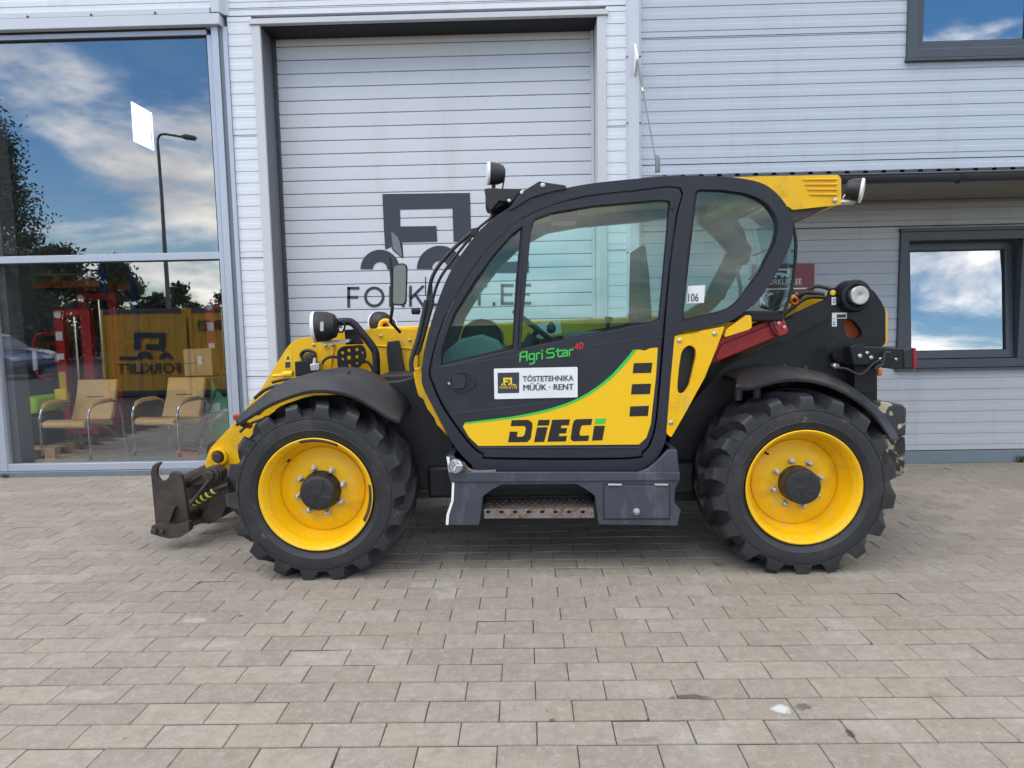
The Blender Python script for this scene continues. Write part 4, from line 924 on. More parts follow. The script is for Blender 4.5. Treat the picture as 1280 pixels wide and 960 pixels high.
for lt_ in AG:
    g = MB()
    for pl_ in lt_:
        for (xa_,ya_),(xb_,yb_) in zip(pl_[:-1],pl_[1:]):
            A_, B_ = Vector((540+(304+xa_)/2.783, 220+(612-xa_*.115+ya_)/2.783)), Vector((540+(304+xb_)/2.783, 220+(612-xb_*.115+yb_)/2.783))
            d_ = (B_-A_).normalized()*.6; n_ = Vector((-d_.y,d_.x))*1.4
            g.prism(wp([tuple(A_-d_+n_),tuple(B_+d_+n_),tuple(B_+d_-n_),tuple(A_-d_-n_)],CN+.0012+.000004*len(g.f)),(0,.003,0))
    part('lettering', g, 'green_l', dr, smooth=False)
text('lettering','40', W(718,429.2,CN+.003), W(729.5,427,CN+.003), W(717.5,438.2,CN+.003), M['red_l'], dr, th=.002, weight=.012)
sgn = part('door_sign', plate(rnd([(617.3,460.8),(722,458.6),(722,496.6),(618,499)],1.5,2),CN-.001,.004), 'paperw', dr, smooth=False)
part('sign_edge', plate(rnd([(616.4,460),(722.9,457.7),(722.9,497.4),(617.2,499.9)],1.5,2),CN+.0005,.003), 'cab', dr, smooth=False)
SY = CN-.0016
part('sign_logo_field', plate([(622,466),(649,465.4),(649,491.2),(622.3,491.8)],SY,.0012), 'print', sgn if 0 else dr, smooth=False)
for q in ([(629,472.2),(640,472),(640,479),(637.5,479),(637.5,474.4),(631.5,474.6),(631.5,476),(635.5,476),(635.5,477.8),(631.5,478),(629,480)], arch(629.5,481.8,3,1.2,n=8), arch(638,481.6,3,1.2,n=8), [(640,480.4),(645,480.2),(645,481.5),(640,481.6)]):
    part('sign_logo', plate(q,SY-.001,.0012), 'stick_y', dr, smooth=False)
text('lettering','FORKLIFT.EE', W(624.5,482.6,SY-.0004), W(646.5,482.2,SY-.0004), W(624.5,486,SY-.0004), M['stick_y'], dr, th=.0008)
text('lettering','TÖSTETEHNIKA', W(653.5,468.6,SY), W(717,467.4,SY), W(653.5,477.2,SY), M['print'], dr, th=.0012, weight=.018)
for k_ in (0,.55): text('lettering','MÜÜK · RENT', W(654+k_,479.2,SY), W(716.6+k_,478,SY), W(654+k_,488.2,SY), M['print'], dr, th=.0012+k_*.0004, weight=0)
# door handle: recessed cup with a paddle
hc = W(576,476.5,CN+.003)
ellipse = lambda cx,cy,rx,ry,n=28: [(cx+rx*math.cos(2*math.pi*i/n),cy+ry*math.sin(2*math.pi*i/n)) for i in range(n)]
hd = part('door_handle', plate(ellipse(576,476.5,18.5,13.5),CN-.004,.01,[ellipse(578,476.5,14,10.5)]), 'cab', dr, bevel=.004)
part('handle_cup', plate(ellipse(578,476.5,14.3,10.8),CN-.0005,.003), 'gasket', hd, smooth=False)
part('handle_paddle', plate(rnd([(565,469),(579,467),(583,476),(579,486),(565,485)],4),CN-.010,.010), 'plastic', hd, bevel=.004)
part('lock_barrel', MB().lathe([(.004,.008),(-.004,.008),(-.006,0)],W(561.3,479.5,CN-.004),(0,1,0),12), 'steel', hd)
part('sticker_label', plate([(860,357.5),(881.5,356.3),(880,378.5),(858,379.3)],CN+.030,.001), 'paperw', frame, smooth=False)
text('lettering','106', W(860.5,367,CN+.0295), W(873.5,366.5,CN+.0295), W(860,377.3,CN+.0295), M['print'], frame, th=.001, weight=.01)
# roof shell and rear / front skins between the two side frames
cw = [Vector(p) for p in wp(cab_s,CN)]
def skin(i0, i1, y0, y1, inset, m, name, crown=0, parent=None, solid=.02):
    cen = Vector((W(740,400,CN).x,0,W(740,400,CN).z)); rows = []
    idx = [i % len(cw) for i in range(i0*3, i1*3+1)]
    for k in range(7):
        t = k/6; y = y0+(y1-y0)*t; b = crown*math.sin(math.pi*t) - inset*(1 if 0 < k < 6 else 1)
        row = []
        for i in idx:
            p = cw[i]; d = Vector((p.x-cen.x,0,p.z-cen.z)).normalized(); row.append(Vector((p.x,y,p.z))+d*b)
        rows.append(row)
    return part(name, MB().grid(rows), m, parent, solid=solid, ang=60, fix=True)
skin(5, 15, CN+.05, farY+.02, .022, 'cab', 'cab_roof', .02, solid=.03)
skin(7, 13, CN+.09, farY-.02, .065, 'liner', 'roof_liner', .015, solid=.01)
skin(0, 5, CN+.07, farY, .02, 'glass_c', 'windscreen', .03, solid=.006)
skin(24, 31, CN+.05, farY+.02, .02, 'black', 'cab_floor_shell', 0, solid=.03)
skin(31, 36, CN+.05, farY+.02, .02, 'cab', 'cab_front_shell', 0, solid=.03)
rg = [(988,268),(994,295),(994.5,318),(990,360),(980,391)]
rgp = spl(rg,4)
part('rear_window', MB().grid([[W(x,y,CN+.07)+Vector((0,k*.11,0)) for x,y in rgp] for k in range(7)]), 'glass_c', solid=.006, ang=60, fix=True)
part('rear_window_seal', MB().tube([W(x,y,CN+.07) for x,y in rgp],.010,8), 'gasket')
part('rear_window_sill', MB().box(W(905,403,CN+.09),W(980,388,CN+.09)+Vector((0,.62,0))), 'black', bevel=.01)
# bottom-rear skin behind the quarter window
part('cab_rear_wall', MB().grid([[W(x,y,CN+.07) for x,y in ((846,418),(840,470),(832,545))],[W(x,y,CN+.07)+Vector((0,.7,0)) for x,y in ((846,418),(840,470),(832,545))]]), 'black', solid=.02)
# interior
st = part('driver_seat', MB().box(W(735,470,4.12),W(800,450,4.12)+Vector((0,.45,0))), 'seat', bevel=.05, seg=4)
part('seat_backrest', MB().prism([W(x,y,4.08) for x,y in [(798,448),(818,446),(812,345),(807,306),(801,306),(800,345)]],(0,.42,0)), 'seat', st, bevel=.035, seg=4)
part('seat_base', MB().box(W(745,530,4.15),W(800,470,4.15)+Vector((0,.38,0))), 'plastic', st, bevel=.02)
ds = part('dashboard', MB().prism([W(x,y,4.0) for x,y in [(548,470),(556,440),(575,424),(602,418),(622,425),(640,450),(640,500),(560,500)]],(0,.55,0)), 'dash', bevel=.025, seg=3)
part('instrument_hood', MB().lathe([(0,.13),(.30,.13),(.31,.10),(.31,0)],W(602,425,4.08),(0,1,0),24), 'dash', ds)
part('steering_column', MB().tube([W(640,470,4.28),W(668,420,4.28)],.045,12), 'plastic', ds)
swc = W(672,412,4.28); swa = Vector((-.62,0,-.78)).normalized()
sw_ = part('steering_wheel', MB().tube([swc+(Vector((0,1,0))*math.cos(q*math.pi/16)+swa.cross(Vector((0,1,0)))*math.sin(q*math.pi/16))*.185 for q in range(33)],.017,8), 'plastic')
part('steering_spokes', MB().tube([swc+Vector((0,-.18,0)),swc+swa*.04,swc+Vector((0,.18,0))],.016,8), 'plastic', sw_)
part('steering_knob', MB().lathe([(-.04,0),(-.035,.02),(-.015,.03),(.01,.026),(.03,.012),(.035,0)],W(689,409,4.15),(0,0,1),16), 'plastic', sw_)
part('document_sheet', plate([(664,407),(700,400),(702,416),(668,424)],4.52,.004), 'paperw', smooth=False)
part('side_console', MB().box(W(706,460,4.42),W(812,413,4.42)+Vector((0,.18,0))), 'dash', bevel=.03)
part('joystick', MB().tube([W(757,425,4.48),W(760,405,4.48),W(761,396,4.48)],[.012,.014,.028],10), 'plastic')
part('sun_blind', MB().box(W(690,277,4.35),W(722,262,4.35)+Vector((0,.2,0))), 'red', bevel=.008)
# brown inner rear frame seen through the quarter window
ir = part('inner_rear_beam', MB().prism([W(x,y,4.5) for x,y in [(869,252),(899,245),(914,277),(941,310),(938,328),(923,330),(899,299),(874,277)]],(0,.08,0)), 'brown', bevel=.015)
part('rear_wiper_arm', MB().tube([W(920,332,4.48),W(926,360,4.48),W(925,375,4.48),(W(938,378,4.48))],.013,8), 'brown', ir)
part('rear_wiper_motor', MB().lathe([(0,.035),(.08,.035),(.085,.02),(.085,0)],W(929,325,4.46),(0,1,0),16), 'brown', ir)
part('inner_trim_panel', MB().prism([W(x,y,4.52) for x,y in [(911,312),(923,331),(906,374),(888,380),(884,366)]],(0,.05,0)), 'plastic', ir, bevel=.01)
part('wiper_cable', MB().tube(spl([W(x,y,4.45) for x,y in [(940,320),(960,312),(968,306),(955,330),(936,350)]],5),.006,6), 'hose', ir)
# yellow frame panel, tab
slot = rnd([(851.5,441),(856,434),(863,431),(870,436),(870.5,446),(862,482),(855,492),(848,492),(846.5,484),(848.5,462)],4,3)
yp = part('rear_side_panel', plate(rnd([(843.5,420),(906,408),(898,430),(881,472),(858,514),(839,547),(833,542),(838,480)],2.5,3),CN-.005,.035,[slot]), 'yellow', bevel=.007, seg=3)
part('panel_backing', plate([(846,428),(874,426),(866,470),(850,505),(842,500)],CN+.06,.01), 'plastic', yp)
for x,y in ((849.5,425.5),(893,417),(838.5,528)): part('panel_bolt', MB().lathe([(0,.013),(-.006,.013),(-.010,.008),(-.010,0)],W(x,y,CN-.005),(0,1,0),10), 'steel', yp)
part('yellow_tab', plate(rnd([(905.5,421.5),(909,411),(934,393.5),(939,394.5),(940,409),(936,412)],3),CN+.0,.05), 'yellow', bevel=.012, seg=3)
# cab roof front: lamp bracket plates, light box, lamp
rb = part('roof_lamp_bracket', plate([(635,262),(652,240),(674,226.5),(682,228),(707,231.5),(708.5,236),(690,239.5),(664,247),(640,262)],CN-.012,.02), 'plastic', bevel=.003)
for x,y,r_ in ((636.5,251,.010),(652,241,.010),(678.5,232,.014)): part('bracket_bolt', MB().lathe([(.0,r_),(-.006,r_),(-.009,r_*.6),(-.009,0)],W(x,y,CN-.012),(0,1,0),10), 'steel', rb)
part('roof_crossbar', plate([(605,236),(611,235),(652,236),(640,253),(624,251),(614,263),(610,262)],CN+.02,.05), 'plastic', bevel=.005)
part('roof_lightbar', MB().prism([W(x,y,CN+.06) for x,y in [(606,237),(651,236),(640,250),(616,264),(611,263)]],(0,.6,0)), 'plastic', bevel=.008)
for k in range(3): part('roof_worklight', MB().box(W(607+k*0,262,CN+.1+.2*k),W(620,240,CN+.1+.2*k)+Vector((0,.15,0))), 'plastic', bevel=.008)
lamp(W(614.5,217,CN+.10), (-1,-.12,.04), .064, 'roof_lamp')
part('roof_lamp_stalk', MB().tube([W(617,228,CN+.1),W(617,238,CN+.1)],.012,8), 'plastic')
part('roof_lamp_cable', MB().tube(spl([W(x,y,CN+.1) for x,y in [(621,214),(626,212),(625,219),(630,222),(629,231),(628,236)]],4),.005,6), 'hose')
# rear roof cover with work lamp
rc = part('rear_roof_cover', plate(rnd([(905,222),(950,220.5),(1048,218.5),(1051.5,223),(1051.8,256),(990,262.5),(986,258),(900,262)],4,3),4.16,.42), 'yellow', bevel=.012, seg=3)
part('cover_underside', MB().prism([W(x,y,4.18) for x,y in [(960,258),(1040,257),(1000,276),(985,278)]],(0,.38,0)), 'rust', rc, bevel=.006)
for k in range(4): part('cover_rib', MB().tube([W(1003+k*3,224.5+k*6.2,4.155),W(1046,224+k*6.4,4.155)],[.003,.0075],8), 'yellow', rc)
part('cover_bolt', MB().lathe([(0,.014),(-.006,.014),(-.009,.008),(-.009,0)],W(1043.5,250.5,4.155),(0,1,0),10), 'steel', rc)
lamp(W(1072,238,4.30), (.88,-.42,-.15), .074, 'rear_work_lamp', bk=1.0)
part('rear_lamp_arm', MB().tube([W(1050,253,4.3),W(1064,253,4.3),W(1070,249,4.3)],.018,8), 'steel')
part('rear_lamp_cable', MB().tube(spl([W(x,y,4.3) for x,y in [(1056,252),(1054,247),(1060,241),(1064,240)]],4),.005,6), 'steel')
# mirrors and stalk, wipers
ms = part('mirror_stalk', MB().tube([W(487,322,3.98),W(489.5,345,3.98),W(490.5,385,3.98),W(488,402,4.05),W(500,415,4.2)],.010,8), 'plastic')
def px3(pts, Ys): return [W(x,y,yy) for (x,y),yy in zip(pts,Ys)]
def mirror(pts, name, dz):
    o_ = rnd(pts,3.5,3); cxm = sum(p[0] for p in o_)/len(o_)
    shear = lambda g_: [Vector((v.x,v.y-(v.x-W(cxm,350,3.95).x)*.55,v.z)) for v in g_]
    g_ = plate(o_,3.95,.035); g_.v = shear(g_.v); b = part(name, g_, 'plastic', ms, bevel=.006)
    g_ = plate(scale2(o_,-2),3.9445,.006); g_.v = shear(g_.v); part('mirror_glass', g_, 'mirror', ms, smooth=False)
mirror([(487,286.5),(498,294),(502.5,302),(504.5,324.5),(489,312)],'side_mirror',0)
mirror([(491,330),(506,329),(509.5,333),(508,378),(505,382),(489.5,381.5),(489,345)],'side_mirror',0)
for pts,r_ in (([(535,375),(541,345),(560,318),(590,290),(597,287)],.012),([(540,378),(549,350),(568,322),(592,292)],.009),([(592,290),(620,268),(640,258)],.008)):
    part('wiper_arm', MB().tube(spl([W(x,y,4.05) for x,y in pts],5),r_,8), 'plastic')
part('wiper_pivot', MB().box(W(588,296,4.03),W(598,285,4.03)+Vector((0,.05,0))), 'plastic', bevel=.006)
part('antenna', MB().tube([W(532,370,4.2),W(532,346,4.2)],.004,6), 'hose')
part('pillar_cover', plate(rnd([(521,425),(527,400),(533,372),(540,367),(541,378),(531,415),(524,440),(519,446)],3),CN+.05,.08), 'plastic', bevel=.012)
part('grab_handle', MB().tube(spl([W(x,y,CN+.05) for x,y in [(533,375),(528,400),(522,425),(514,452),(516,465)]],5),.014,8), 'plastic')
part('pivot_bolt', MB().lathe([(-.03,0),(-.025,.02),(.02,.022),(.03,0)],W(520,389,4.1),(1,0,0),10), 'plastic')
# --- side skirt, step, tool box
SK = 3.80
skirt = [(558,571),(566,570),(574,578),(580,587),(592,591.5),(797,591.5),(812,585),(823.6,575),(835.5,562.5),(846,562),(850,599),(844,611),(843,628.6),(851,637.5),(847.5,657),(748,655.5),(746,640),(743.5,620),(731,611),(720,605.3),(627.7,606),(616,612),(604,620.5),(600,652),(598.5,656.3),(557.2,656),(558,643.5),(564,626),(565,605),(561,590)]
sk = part('side_skirt', plate(skirt,SK,.035), 'slate', bevel=.005)
part('skirt_upper_flange', plate([(560,590),(850,590),(850,599),(849,601),(563,603)],SK-.012,.013), 'slate', sk, bevel=.005)
part('worn_edge', plate([(558,571),(561.5,571.3),(564.5,590),(568,605),(567,626),(561.5,643.5),(560.5,656),(557.2,656),(558,643.5),(564,626),(565,605),(561,590)],SK-.003,.004), 'paperw', sk, smooth=False)
part('skirt_return', MB().prism([W(x,y,SK+.035) for x,y in [(558,571),(561,590),(565,605),(564,626),(558,643),(557,656),(563,656),(570,610),(566,571)]],(0,.35,0)), 'slate', sk)
part('skirt_return', MB().prism([W(x,y,SK+.035) for x,y in [(846,562),(850,599),(844,611),(843,628),(851,637),(847,657),(841,657),(838,600),(840,562)]],(0,.35,0)), 'slate', sk)
part('step_recess', MB().prism([W(x,y,SK+.30) for x,y in [(596,656),(600,600),(750,600),(752,656)]],(0,.02,0)), 'black', sk)
part('recess_roof', MB().prism([W(x,y,SK+.037) for x,y in [(604,619),(628,604.8),(720,604.2),(744,619),(744,616),(722,602),(626,602),(602,617)]],(0,.3,0)), 'slate', sk)
a = W(605,637,SK+.02); b = W(742,648,SK+.02)
fh = [[(610+i*16.9+3*math.cos(q*math.pi/6), 640+1.9*math.sin(q*math.pi/6)) for q in range(13)][:12] for i in range(8)]
stp = part('step', plate([(605,636.5),(742,636),(743,647.5),(605.5,648)],SK+.02,.006,fh), 'rusty_step', sk)
# perforated tread: plate lying flat with holes
zt = W(670,636,SK+.02).z; xa, xb = W(605,636,SK+.02).x, W(742,636,SK+.02).x
hol = []
for j in range(4):
    for i in range(15):
        hx = xa+.03+(i+.5*(j%2))*(xb-xa-.05)/15.2; hy = SK+.05+j*.05
        hol.append([Vector((hx+.011*math.cos(q*math.pi/4),hy+.011*math.sin(q*math.pi/4),zt)) for q in range(8)])
part('step_tread', MB().prism([(xa,SK+.026,zt),(xb,SK+.026,zt),(xb,SK+.24,zt),(xa,SK+.24,zt)],(0,0,-.005),hol), 'rusty_step', sk)
part('step_bracket', MB().box((xa-.02,SK+.03,zt-.06),(xa,SK+.26,zt+.03)), 'black', sk); part('step_bracket', MB().box((xb,SK+.03,zt-.06),(xb+.02,SK+.26,zt+.03)), 'black', sk)
tb = part('tool_box_door', plate(rnd([(755.5,606.5),(837,606.5),(836.5,648),(755.5,648.3)],1.5,2),SK-.010,.010), 'slate', sk, bevel=.003)
part('tool_box', MB().prism([W(x,y,SK+.036) for x,y in [(752,604),(842,604),(842,656),(752,655)]],(0,.34,0)), 'black', sk)
part('door_gap', plate([(754.3,605.2),(838,605.2),(837.6,649.4),(754.3,649.6)],SK-.002,.002), 'gasket', tb, smooth=False)
for x in (760,818): part('hinge', MB().tube([W(x,605.7,SK-.014),W(x+17,605.9,SK-.014)],.008,8), 'steel', tb)
part('box_lock', MB().lathe([(.0,.020),(-.008,.020),(-.010,.014),(-.025,.013),(-.028,0)],W(795.5,639.3,SK-.010),(0,1,0),16), 'steel', tb)
part('fuel_cap', MB().lathe([(.0,.042),(-.03,.042),(-.040,.034),(-.040,0)],W(571,582,SK-.004),(.15,1,0),20), 'steel', sk)
for k in range(3):
    aa = k*2*math.pi/3; c = W(571,582,SK-.046); part('cap_grip', MB().tube([c,c+Vector((math.cos(aa),0,math.sin(aa)))*.034],.007,6), 'chrome', sk)
part('skirt_pipe', MB().tube(spl([W(x,y,SK+.05) for x,y in [(578,578),(584,586),(594,590),(620,589.5)]],4),.012,8), 'rusty_step', sk)
part('lower_hull', MB().prism([W(x,y,3.98) for x,y in [(575,585),(840,570),(842,600),(760,610),(600,610)]],(0,.6,0)), 'black')
# --- rear light bar, ballast
lbx = part('rear_light_arm', plate([(1063,434),(1069,430),(1079,430.5),(1080,433),(1128,435.5),(1130,436),(1130,461.5),(1117,461.5),(1086,456),(1066,456)],3.98,.10), 'black', bevel=.006)
part('tail_lamp', plate([(1130,436.3),(1142,434.5),(1142,461.5),(1130,461)],3.975,.11), 'plastic', lbx, bevel=.008)
part('tail_lens', plate(rnd([(1142,434.5),(1145,435.5),(1146.3,448),(1145,461),(1142,461.7)],1.5),3.97,.12), 'redlens', lbx, bevel=.006)
for x,y,r_ in ((1074,445,.013),(1083,441,.010),(1088,447,.012),(1100,449,.012),(1119,449,.009)): part('bolt', MB().lathe([(.0,r_),(-.012,r_),(-.016,r_*.6),(-.016,0)],W(x,y,3.98),(0,1,0),10), 'steel', lbx)
part('tail_cable', MB().tube(spl([W(x,y,3.95) for x,y in [(1112,441),(1106,442),(1103,455),(1098,458),(1094,462)]],4),.010,8), 'hose', lbx)
part('tail_cable', MB().tube(spl([W(x,y,3.96) for x,y in [(1100,450),(1092,454),(1080,466),(1072,468),(1058,461),(1046,460)]],4),.007,8), 'hose', lbx)
br = part('light_bracket', plate(rnd([(1041,442),(1050,439),(1066,434),(1066,452),(1052,454),(1042,450)],3),4.16,.05), 'black', bevel=.006)
for x,y in ((1047.5,447),(1044.5,457.5)): part('bracket_bolt', MB().lathe([(.03,.022),(-.010,.022),(-.016,.014),(-.016,0)],W(x,y,4.18),(0,1,0),6), 'steel', br)
part('amber_side_lamp', MB().box(W(1097,470,4.30),W(1104,460,4.30)+Vector((0,.08,0))), 'amber', bevel=.01)
part('rear_post', plate([(1068,456),(1096,440),(1096,492),(1068,492)],4.10,.08), 'black', bevel=.006)
bl = part('ballast_block', MB().prism([W(x,y,4.16) for x,y in [(1090,500),(1128.5,506),(1134,511),(1133,545),(1090,549)]],(0,1.45,0)), 'wornpaint', bevel=.014, seg=3)
part('ballast_lower', MB().prism([W(x,y,4.20) for x,y in [(1090,549),(1132,546),(1133,560),(1131,594),(1122,596),(1112,590),(1090,575)]],(0,1.35,0)), 'peeled', bl, bevel=.012)

# ------------------------------------------------------------------ showroom interior
fl = MB().box((-9.3,YWALL+.10,-.02),(-2.76,19.8,.004))
tag(mk('showroom_floor', fl, M['concrete'], smooth=False), 'smooth grey green showroom floor behind the glass', kind='structure')
def G0(px, Y): return W(px, 480, Y).x
def xf(mb, loc, rz, sc=1.0):
    c, s = math.cos(rz), math.sin(rz)
    mb.v = [Vector((loc[0]+sc*(v.x*c-v.y*s), loc[1]+sc*(v.x*s+v.y*c), loc[2]+sc*v.z)) for v in mb.v]; return mb
def chair(px, Yd, rz, label):
    loc = Vector((G0(px,Yd), Yd, .004))
    t = thing('armchair', label, 'chair', loc, 'tan visitor chairs behind the glass')
    def p(n, g, m, **k): return mk(n, xf(g,loc,rz), M[m], t, **k)
    # local: chair faces -y ; width along x
    seatp = [(-.29,.40),(-.27,.445),(-.2,.46),(.0,.43),(.16,.405),(.22,.40),(.22,.345),(.0,.36),(-.2,.385),(-.28,.375)]
    p('seat', MB().prism([(-.26,y,z) for y,z in seatp],(.52,0,0)), 'tan', bevel=.02, seg=3, fix=True)
    backp = [(.16,.41),(.21,.40),(.26,.44),(.33,.66),(.375,.86),(.36,.89),(.325,.88),(.28,.68),(.20,.48)]
    p('backrest', MB().prism([(-.26,y,z) for y,z in backp],(.52,0,0)), 'tan', bevel=.015, seg=3, fix=True)
    p('backrest_seam', MB().tube([(-.11,.272,.68),(.11,.272,.68)],.005,6), 'brown')
    for s in (-1,1):
        x = s*.30
        tubep = spl([(x,-.26,.0),(x,-.26,.30),(x,-.255,.50),(x,-.19,.605),(x,-.05,.635),(x,.16,.635),(x,.26,.60),(x,.31,.48),(x,.36,.0)],5)
        p('leg_frame', MB().tube(tubep,.0135,10), 'chrome')
        p('armrest', MB().tube([(x,-.215,.585),(x,-.17,.630),(x,-.06,.652),(x,.12,.652),(x,.17,.648)],[.014,.026,.028,.026,.014],10), 'tan')
        p('brace', MB().tube([(x,-.24,.42),(x*.9,.05,.34),(x,.30,.16)],.009,8), 'chrome')
        p('foot', MB().lathe([(0,.016),(.05,.016)],(x,-.26,.0),(0,0,1),10), 'plastic')
    p('cross_tube', MB().tube([(-.30,-.2,.37),(.30,-.2,.37)],.010,8), 'chrome'); p('cross_tube', MB().tube([(-.30,.14,.36),(.30,.14,.36)],.010,8), 'chrome')
    return t
chair(97, 7.80, R(-4), 'tan padded chair with chrome arms, left one behind the showroom glass')
chair(210, 7.90, R(-10), 'tan padded chair with chrome arms, right one beside the broom')
def stacker(pxl, pxr, ytop, Yd, label, ybot, stickers=True, handle=False):
    xl, xr = G0(pxl,Yd), G0(pxr,Yd); zt = W(pxl,ytop,Yd).z; zb = .09
    t = thing('pallet_stacker', label, 'stacker', ((xl+xr)/2,Yd,.004), 'red pallet stackers in the showroom')
    def p(n, g, m, **k): return mk(n, g, M[m], t, **k)
    w = .13
    for x in (xl, xr-w):
        p('mast_rail', MB().prism([(x,Yd,zb),(x+w,Yd,zb),(x+w,Yd+.10,zb),(x+w-.02,Yd+.10,zb),(x+w-.02,Yd+.02,zb),(x+.02,Yd+.02,zb),(x+.02,Yd+.10,zb),(x,Yd+.10,zb)],(0,0,zt-zb)), 'red', bevel=.004)
    p('mast_top', MB().box((xl+.005,Yd+.01,zt-.10),(xr-.005,Yd+.09,zt-.001)), 'red', bevel=.01)
    p('hydraulic_ram', MB().tube([((xl+xr)/2,Yd+.07,zb),((xl+xr)/2,Yd+.07,zt-.1)],.03,12), 'chrome')
    p('chain', MB().box(((xl+xr)/2+.06,Yd+.06,zb),((xl+xr)/2+.085,Yd+.07,zt-.1)), 'hose')
    p('mesh_guard', MB().box((xl+w,Yd+.105,.7),(xr-w,Yd+.112,zt-.12)), 'hose')
    p('base', MB().box((xl-.02,Yd+.0-.02,.06),(xr+.02,Yd+.5,.22)), 'red', bevel=.02)
    for x in (xl+.05,xr-.15): p('fork', MB().box((x,Yd+.5,.08),(x+.12,Yd+1.4,.14)), 'red', bevel=.01)
    for x in (xl,xr-.06): p('wheel', MB().lathe([(0,.07),(.05,.07)],(x,Yd+.1,.078),(1,0,0),16), 'plastic')
    if stickers:
        for z0,z1,m in ((zt-.42,zt-.30,'paperw'),(zt-.68,zt-.60,'paperw'),(zt-1.15,zt-.85,'stick_y')):
            if z0 > .3: p('sticker', MB().box((xl+.02,Yd-.003,z0),(xl+w-.02,Yd-.0005,z1)), m, smooth=False)
        p('round_badge', MB().lathe([(0,.05),(-.004,.05),(-.004,0)],(xl+w*.5,Yd,zt-.07),(0,1,0),16), 'paperw')
    if handle:
        h = spl([(xl-.02,Yd-.1,.86),(xl-.14,Yd-.16,.90),(xl-.18,Yd-.16,1.1),(xl-.17,Yd-.16,1.38),(xl-.10,Yd-.12,1.47),(xl,Yd-.02,1.47)],5)
        p('tiller_handle', MB().tube(h,.018,8), 'red'); p('handle_grip', MB().tube([(xl-.18,Yd-.16,.98),(xl-.175,Yd-.16,1.24)],.03,10), 'paperw')
        p('control_head', MB().box((xl-.10,Yd-.1,1.1),(xl-.01,Yd-.02,1.32)), 'plastic', bevel=.02)
    return t
stacker(73, 118, 387, 9.0, 'red pallet stacker with white grip handle, foremost behind left chair', 545, handle=True)
stacker(104, 152, 367, 10.6, 'taller red pallet stacker standing between the two chairs', 545)
stacker(262, 300, 377, 9.6, 'red pallet stacker at right edge of showroom above cardboard box', 545)
# green sweeper, cardboard box on it, broom
gx0, gx1 = G0(256,8.3), G0(296,8.3)
gs = thing('floor_sweeper', 'green floor sweeper machine behind the right chair', 'sweeper', ((gx0+gx1)/2,8.3,.004))
zb = W(270,497,8.3).z; zc_ = W(262,470,8.3).z
mk('body', MB().prism([(gx0,8.3,.08),(gx1,8.3,.08),(gx1,8.3,zb),(gx0+.06,8.3,zb),(gx0,8.3,zb-.12)],(0,.7,0)), M['greenm'], gs, bevel=.03, seg=3)
mk('hopper', MB().box((gx0-.10,8.42,zb-.02),(gx1,8.9,zc_-.004)), M['plastic'], gs, bevel=.03)
mk('fin', plate([(263,497),(264,472),(268,484),(276,493),(280,498)],8.28,.03), M['greenm'], gs, bevel=.006)
mk('label_plate', plate([(257,506),(275,503),(275,513),(257,516)],8.295,.004), M['paperw'], gs, smooth=False)
mk('wrapping_film', MB().tube(spl([W(x,y,8.24) for x,y in [(262,528),(272,522),(282,514),(292,510)]],4),[.025+.012*math.sin(i*1.7) for i in range(13)],8), M['clearplastic'], gs)
mk('wrapping_film', MB().tube(spl([W(x,y,8.22) for x,y in [(254,522),(250,540),(252,556),(251,566)]],4),[.018+.01*math.sin(i*2.1) for i in range(13)],8), M['clearplastic'], gs)
for x in (gx0+.1,gx1-.1): mk('wheel', MB().lathe([(0,.08),(.05,.08)],(x,8.45,.085),(1,0,0),16), M['plastic'], gs)
bx0 = W(231,470,8.38); bx1 = W(264,436,8.38)
cb = MB().box((0,0,0),(bx1.x-bx0.x-.02,.34,bx1.z-bx0.z)); xf(cb,(bx0.x,8.38,bx0.z),R(8))
cbx = tag(mk('cardboard_box', cb, M['card'], bevel=.004), 'brown cardboard box resting on top of the green sweeper', 'box')
lp = MB().box((.17,-.003,.14),(.22,-.001,.25)); xf(lp,(bx0.x,8.38,bx0.z),R(8)); mk('shipping_label', lp, M['paperw'], cbx, smooth=False)
lp = MB().box((.0,-.002,.155),(.165,-.0005,.165)); xf(lp,(bx0.x,8.38,bx0.z),R(8)); mk('tape', lp, M['brown'], cbx, smooth=False)
bm_ = thing('broom', 'broom with black handle and orange bristles leaning by the sweeper', 'broom', W(235,572,7.75))
a = W(284,447,8.2); b = W(246,566,7.72); b.z = max(b.z,.10)
mk('handle', MB().tube([a,b],.014,8), M['plastic'], bm_)
hb0 = W(222,563,7.72); hb1 = W(248,575,7.72); hb0.z = .085; hb1.z = .06
mk('head', MB().tube([hb0,hb1],.03,8), M['plastic'], bm_)
for i in range(14):
    p = hb0.lerp(hb1,i/13); mk('bristle', MB().tube([p-Vector((0,0,.01)),Vector((p.x-.004,p.y-.01,.006))],[.012,.016],6), M['orange'], bm_)
